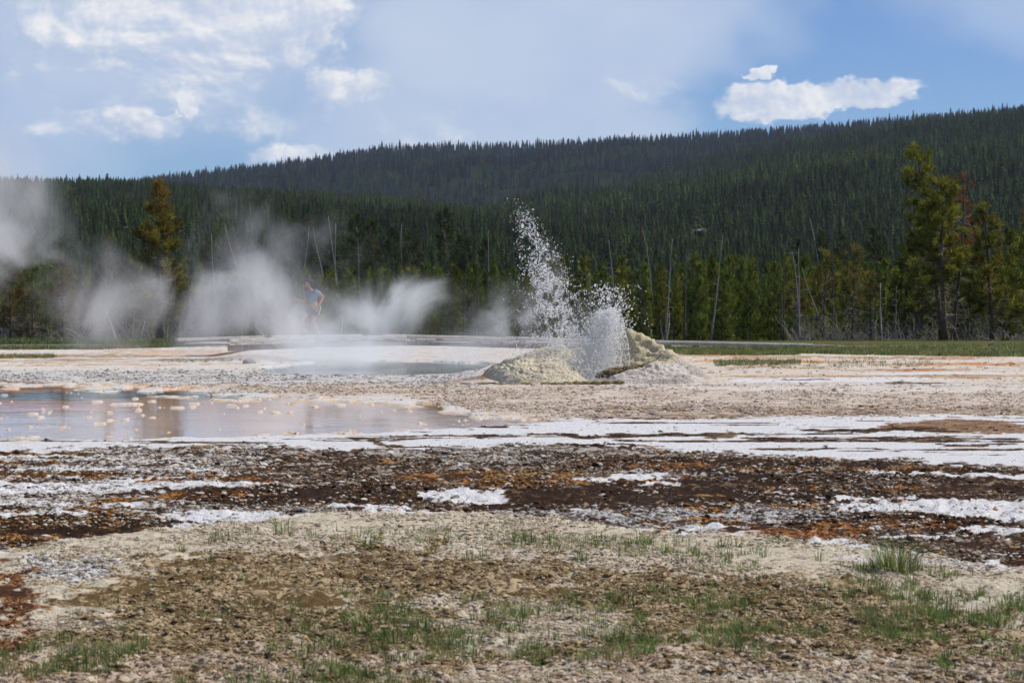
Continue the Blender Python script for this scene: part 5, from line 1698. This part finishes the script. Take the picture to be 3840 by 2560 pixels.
# ------------------------------------------------------------------ foreground tufts and flowers
def tufts():
    T = [(1065, 2034, 62, 85, 0.35, 'pale upright grass tuft at the edge of the white patch'), (1585, 2050, 62, 60, 0.1, 'grass tuft right of the two yellow flowers'), (1665, 2052, 75, 48, 0.1, 'low spreading grass tuft beside a twin at middle left'),
         (1950, 2052, 95, 55, 0.12, 'broad grass tuft at the middle of the pale gravel'), (2395, 2066, 85, 62, 0.1, 'bright grass tuft just right of the middle on the gravel edge'), (2705, 2076, 40, 40, 0.05, 'small grass tuft left of a taller twin near the orange mat'), (2752, 2078, 45, 58, 0.05, 'grass tuft under a yellow flower near the orange mat'),
         (3360, 2165, 150, 150, 0.12, 'largest grass tuft of the foreground at the right'), (795, 2138, 45, 45, 0.1, 'grass tuft low at the left of the gravel'), (680, 2095, 40, 34, 0.1, 'small grass tuft above the left gravel slope'),
         (2475, 2275, 68, 52, 0.05, 'dark green grass tuft on the brown soil right of middle'), (2785, 2415, 105, 72, 0.08, 'wide green grass tuft low in the right foreground'), (1350, 2395, 70, 62, 0.05, 'broad bladed grass tuft in the left foreground'), (1465, 2400, 58, 48, 0.05, 'grass tuft right of the broad bladed one'),
         (3620, 2398, 62, 66, 0.08, 'grass tuft low at the far right'), (2275, 2332, 60, 55, 0.1, 'grass tuft low in the middle foreground'), (3780, 2310, 130, 55, 0.05, 'flat green grass tuft cut by the right edge'), (2180, 2135, 45, 50, 0.25, 'weedy tuft with dry heads below the middle gravel'),
         (2500, 2110, 42, 38, 0.05, 'small leafy tuft below the bright gravel edge tuft'), (1620, 2095, 48, 40, 0.1, 'loose grass tuft below the twin tufts at middle left'), (620, 2325, 55, 42, 0.05, 'grass tuft at the left below the brown soil'), (1380, 2082, 55, 45, 0.1, 'leafy grass tuft under the two yellow flowers'),
         (3560, 2195, 60, 42, 0.1, 'grass tuft right of the largest tuft'), (1260, 2480, 80, 60, 0.05, 'grass tuft at the bottom left of middle')]
    for k, (px, py, w, h, pale, lab) in enumerate(T):
        p = on_ground(px, py); m = p.y / F
        x_, d_ = np.array([p.x]), np.array([p.y])
        hz = float(zone(x_, d_)[4][0])
        n = int(18 + w * 0.55) if k != 7 else 360
        me = tuft_mesh('grass_tuft', n, h * m * 1.1, w * m * 0.6, 0.0035 if k != 7 else 0.003, 1.1, pale + 0.1, 1000 + k)
        obj('grass_tuft', me, M['tuft'], label=lab, cat='grass tuft', group='grass tufts in the foreground', loc=(p.x, p.y, hz))
    for k, (px, py, hh, lab) in enumerate([(1333, 2043, 46, 'left of two yellow flowers on the pale gravel'), (1428, 2034, 60, 'right and higher of two yellow flowers on the pale gravel'), (2625, 1986, 30, 'yellow flower standing in the orange brown mat'), (2741, 2031, 44, 'yellow flower above a tuft near the orange mat'), (3524, 2094, 34, 'yellow flower right of the largest grass tuft'), (1640, 2041, 22, 'tiny yellow flower above the twin tufts')]):
        p = on_ground(px, py + hh); m = p.y / F
        hz = float(zone(np.array([p.x]), np.array([p.y]))[4][0])
        root = empty('yellow_flower', (p.x, p.y, hz), lab, 'flower', 'yellow flowers in the foreground')
        H = hh * m
        mb = MB(); mb.tube([(0, 0, -0.01), (0.006, 0, H * 0.5), (0, 0, H)], [0.0025, 0.002, 0.002], 4)
        obj('stem', mb.mesh('stem'), M['stem'], root)
        for q in range(8):
            a = q * math.pi / 4 + 0.2; L = 0.019 if k != 5 else 0.011
            c, s = math.cos(a), math.sin(a)
            mbp = MB()
            mbp.add([(0, 0, H), (L * .6 * c - L * .3 * s, L * .6 * s + L * .3 * c, H + 0.006), (L * c, L * s, H + 0.004), (L * .6 * c + L * .3 * s, L * .6 * s - L * .3 * c, H + 0.006), (L * .5 * c, L * .5 * s, H - 0.001)],
                    [(0, 1, 2), (0, 2, 3), (0, 4, 1), (1, 4, 2), (2, 4, 3), (3, 4, 0)])
            obj('petal', mbp.mesh('petal'), M['petal'], root)
        v, f = ico(2)
        obj('flower_centre', make_mesh('flower_centre', v * np.array([.008, .008, .006]) + np.array([0, 0, H + 0.005]), faces=f), M['petal'], root)


tufts()

# ------------------------------------------------------------------ steam
def steam():
    v, f = ico(4)
    puffs = [  # px, py, rx, ry (photo pixels), distance, depth radius (m), density, noise scale, lo, hi, edge, label
        (40, 880, 460, 600, 62, 2.8, 0.55, 0.55, 0.38, 0.62, 0.1, 'tall lilac grey steam column at the left edge'),
        (330, 1150, 700, 260, 63, 1.8, 0.11, 0.6, 0.36, 0.66, 0.0, 'thin steam veil before the left pines'),
        (1130, 1190, 1150, 430, 64.5, 2.0, 1.05, 0.40, 0.40, 0.60, 0.0, 'long torn bank of steam before the boardwalk'),
        (800, 1180, 420, 300, 63.5, 1.9, 1.0, 0.55, 0.41, 0.62, 0.0, 'dense low steam cloud left of the walker'),
        (1190, 1245, 480, 190, 63.5, 1.6, 1.2, 0.55, 0.40, 0.62, 0.0, 'steam hiding the legs of the walker'),
        (1500, 1130, 360, 320, 63.5, 1.8, 2.2, 0.5, 0.39, 0.64, 0.0, 'dense steam cloud between the walker and the geyser'),
        (950, 960, 560, 380, 64, 1.7, 0.28, 0.7, 0.40, 0.62, 0.0, 'high thin steam wisp above the walker'),
        (1330, 1325, 1000, 140, 58, 2.8, 1.0, 0.5, 0.32, 0.62, 0.0, 'low steam sheet over the blue pool'),
        (1890, 1210, 270, 240, 54, 1.2, 1.1, 0.8, 0.41, 0.62, 0.0, 'small steam puff left of the tall jet'),
        (2080, 1330, 330, 180, 49.9, 0.9, 0.9, 1.1, 0.38, 0.62, 0.1, 'steam drifting round the foot of the tall jet'),
        (2180, 1230, 220, 200, 50.5, 0.9, 0.45, 1.1, 0.40, 0.62, 0.1, 'faint steam between the two jets'),
        (2230, 1335, 200, 180, 49.9, 0.6, 0.9, 1.3, 0.34, 0.58, 0.1, 'thick white vapour inside the dense water burst'),
        (2070, 1040, 130, 260, 50.3, 0.6, 0.3, 1.4, 0.40, 0.64, 0.0, 'faint mist behind the tall jet')]
    for k, (px, py, rx, ry, d, rd, den, ns, lo, hi, ed, lab) in enumerate(puffs):
        c = unproject(px, py, d); m = d / F
        o = obj('steam', make_mesh('steam', v, faces=f), steam_mat('steam_%d' % k, den, ns, lo, hi, ed, 13.7 * k), label=lab, cat='steam', kind='stuff')
        o.location = c; o.scale = (rx * m, rd, ry * m)
        # the lowest steam rests on the ground
    # thin air between here and the ridges
    m, t = new_mat('air')
    out = t.n('ShaderNodeOutputMaterial')
    pv = t.n('ShaderNodeVolumePrincipled', ins={'Color': (0.72, 0.84, 1.0, 1), 'Density': HAZE, 'Anisotropy': 0.1})
    t.link(pv.outputs[0], out.inputs['Volume'])
    me = box_mesh('haze', 3000, 3600, 330, 0)
    o = obj('haze', me, m, label='thin blue air over the whole valley', cat='haze', kind='stuff', loc=(0, 1640, 145))


HAZE = 0.00005
steam()
print('tris', sum(sum(len(p.vertices) - 2 for p in me.polygons) for me in bpy.data.meshes if me.users))
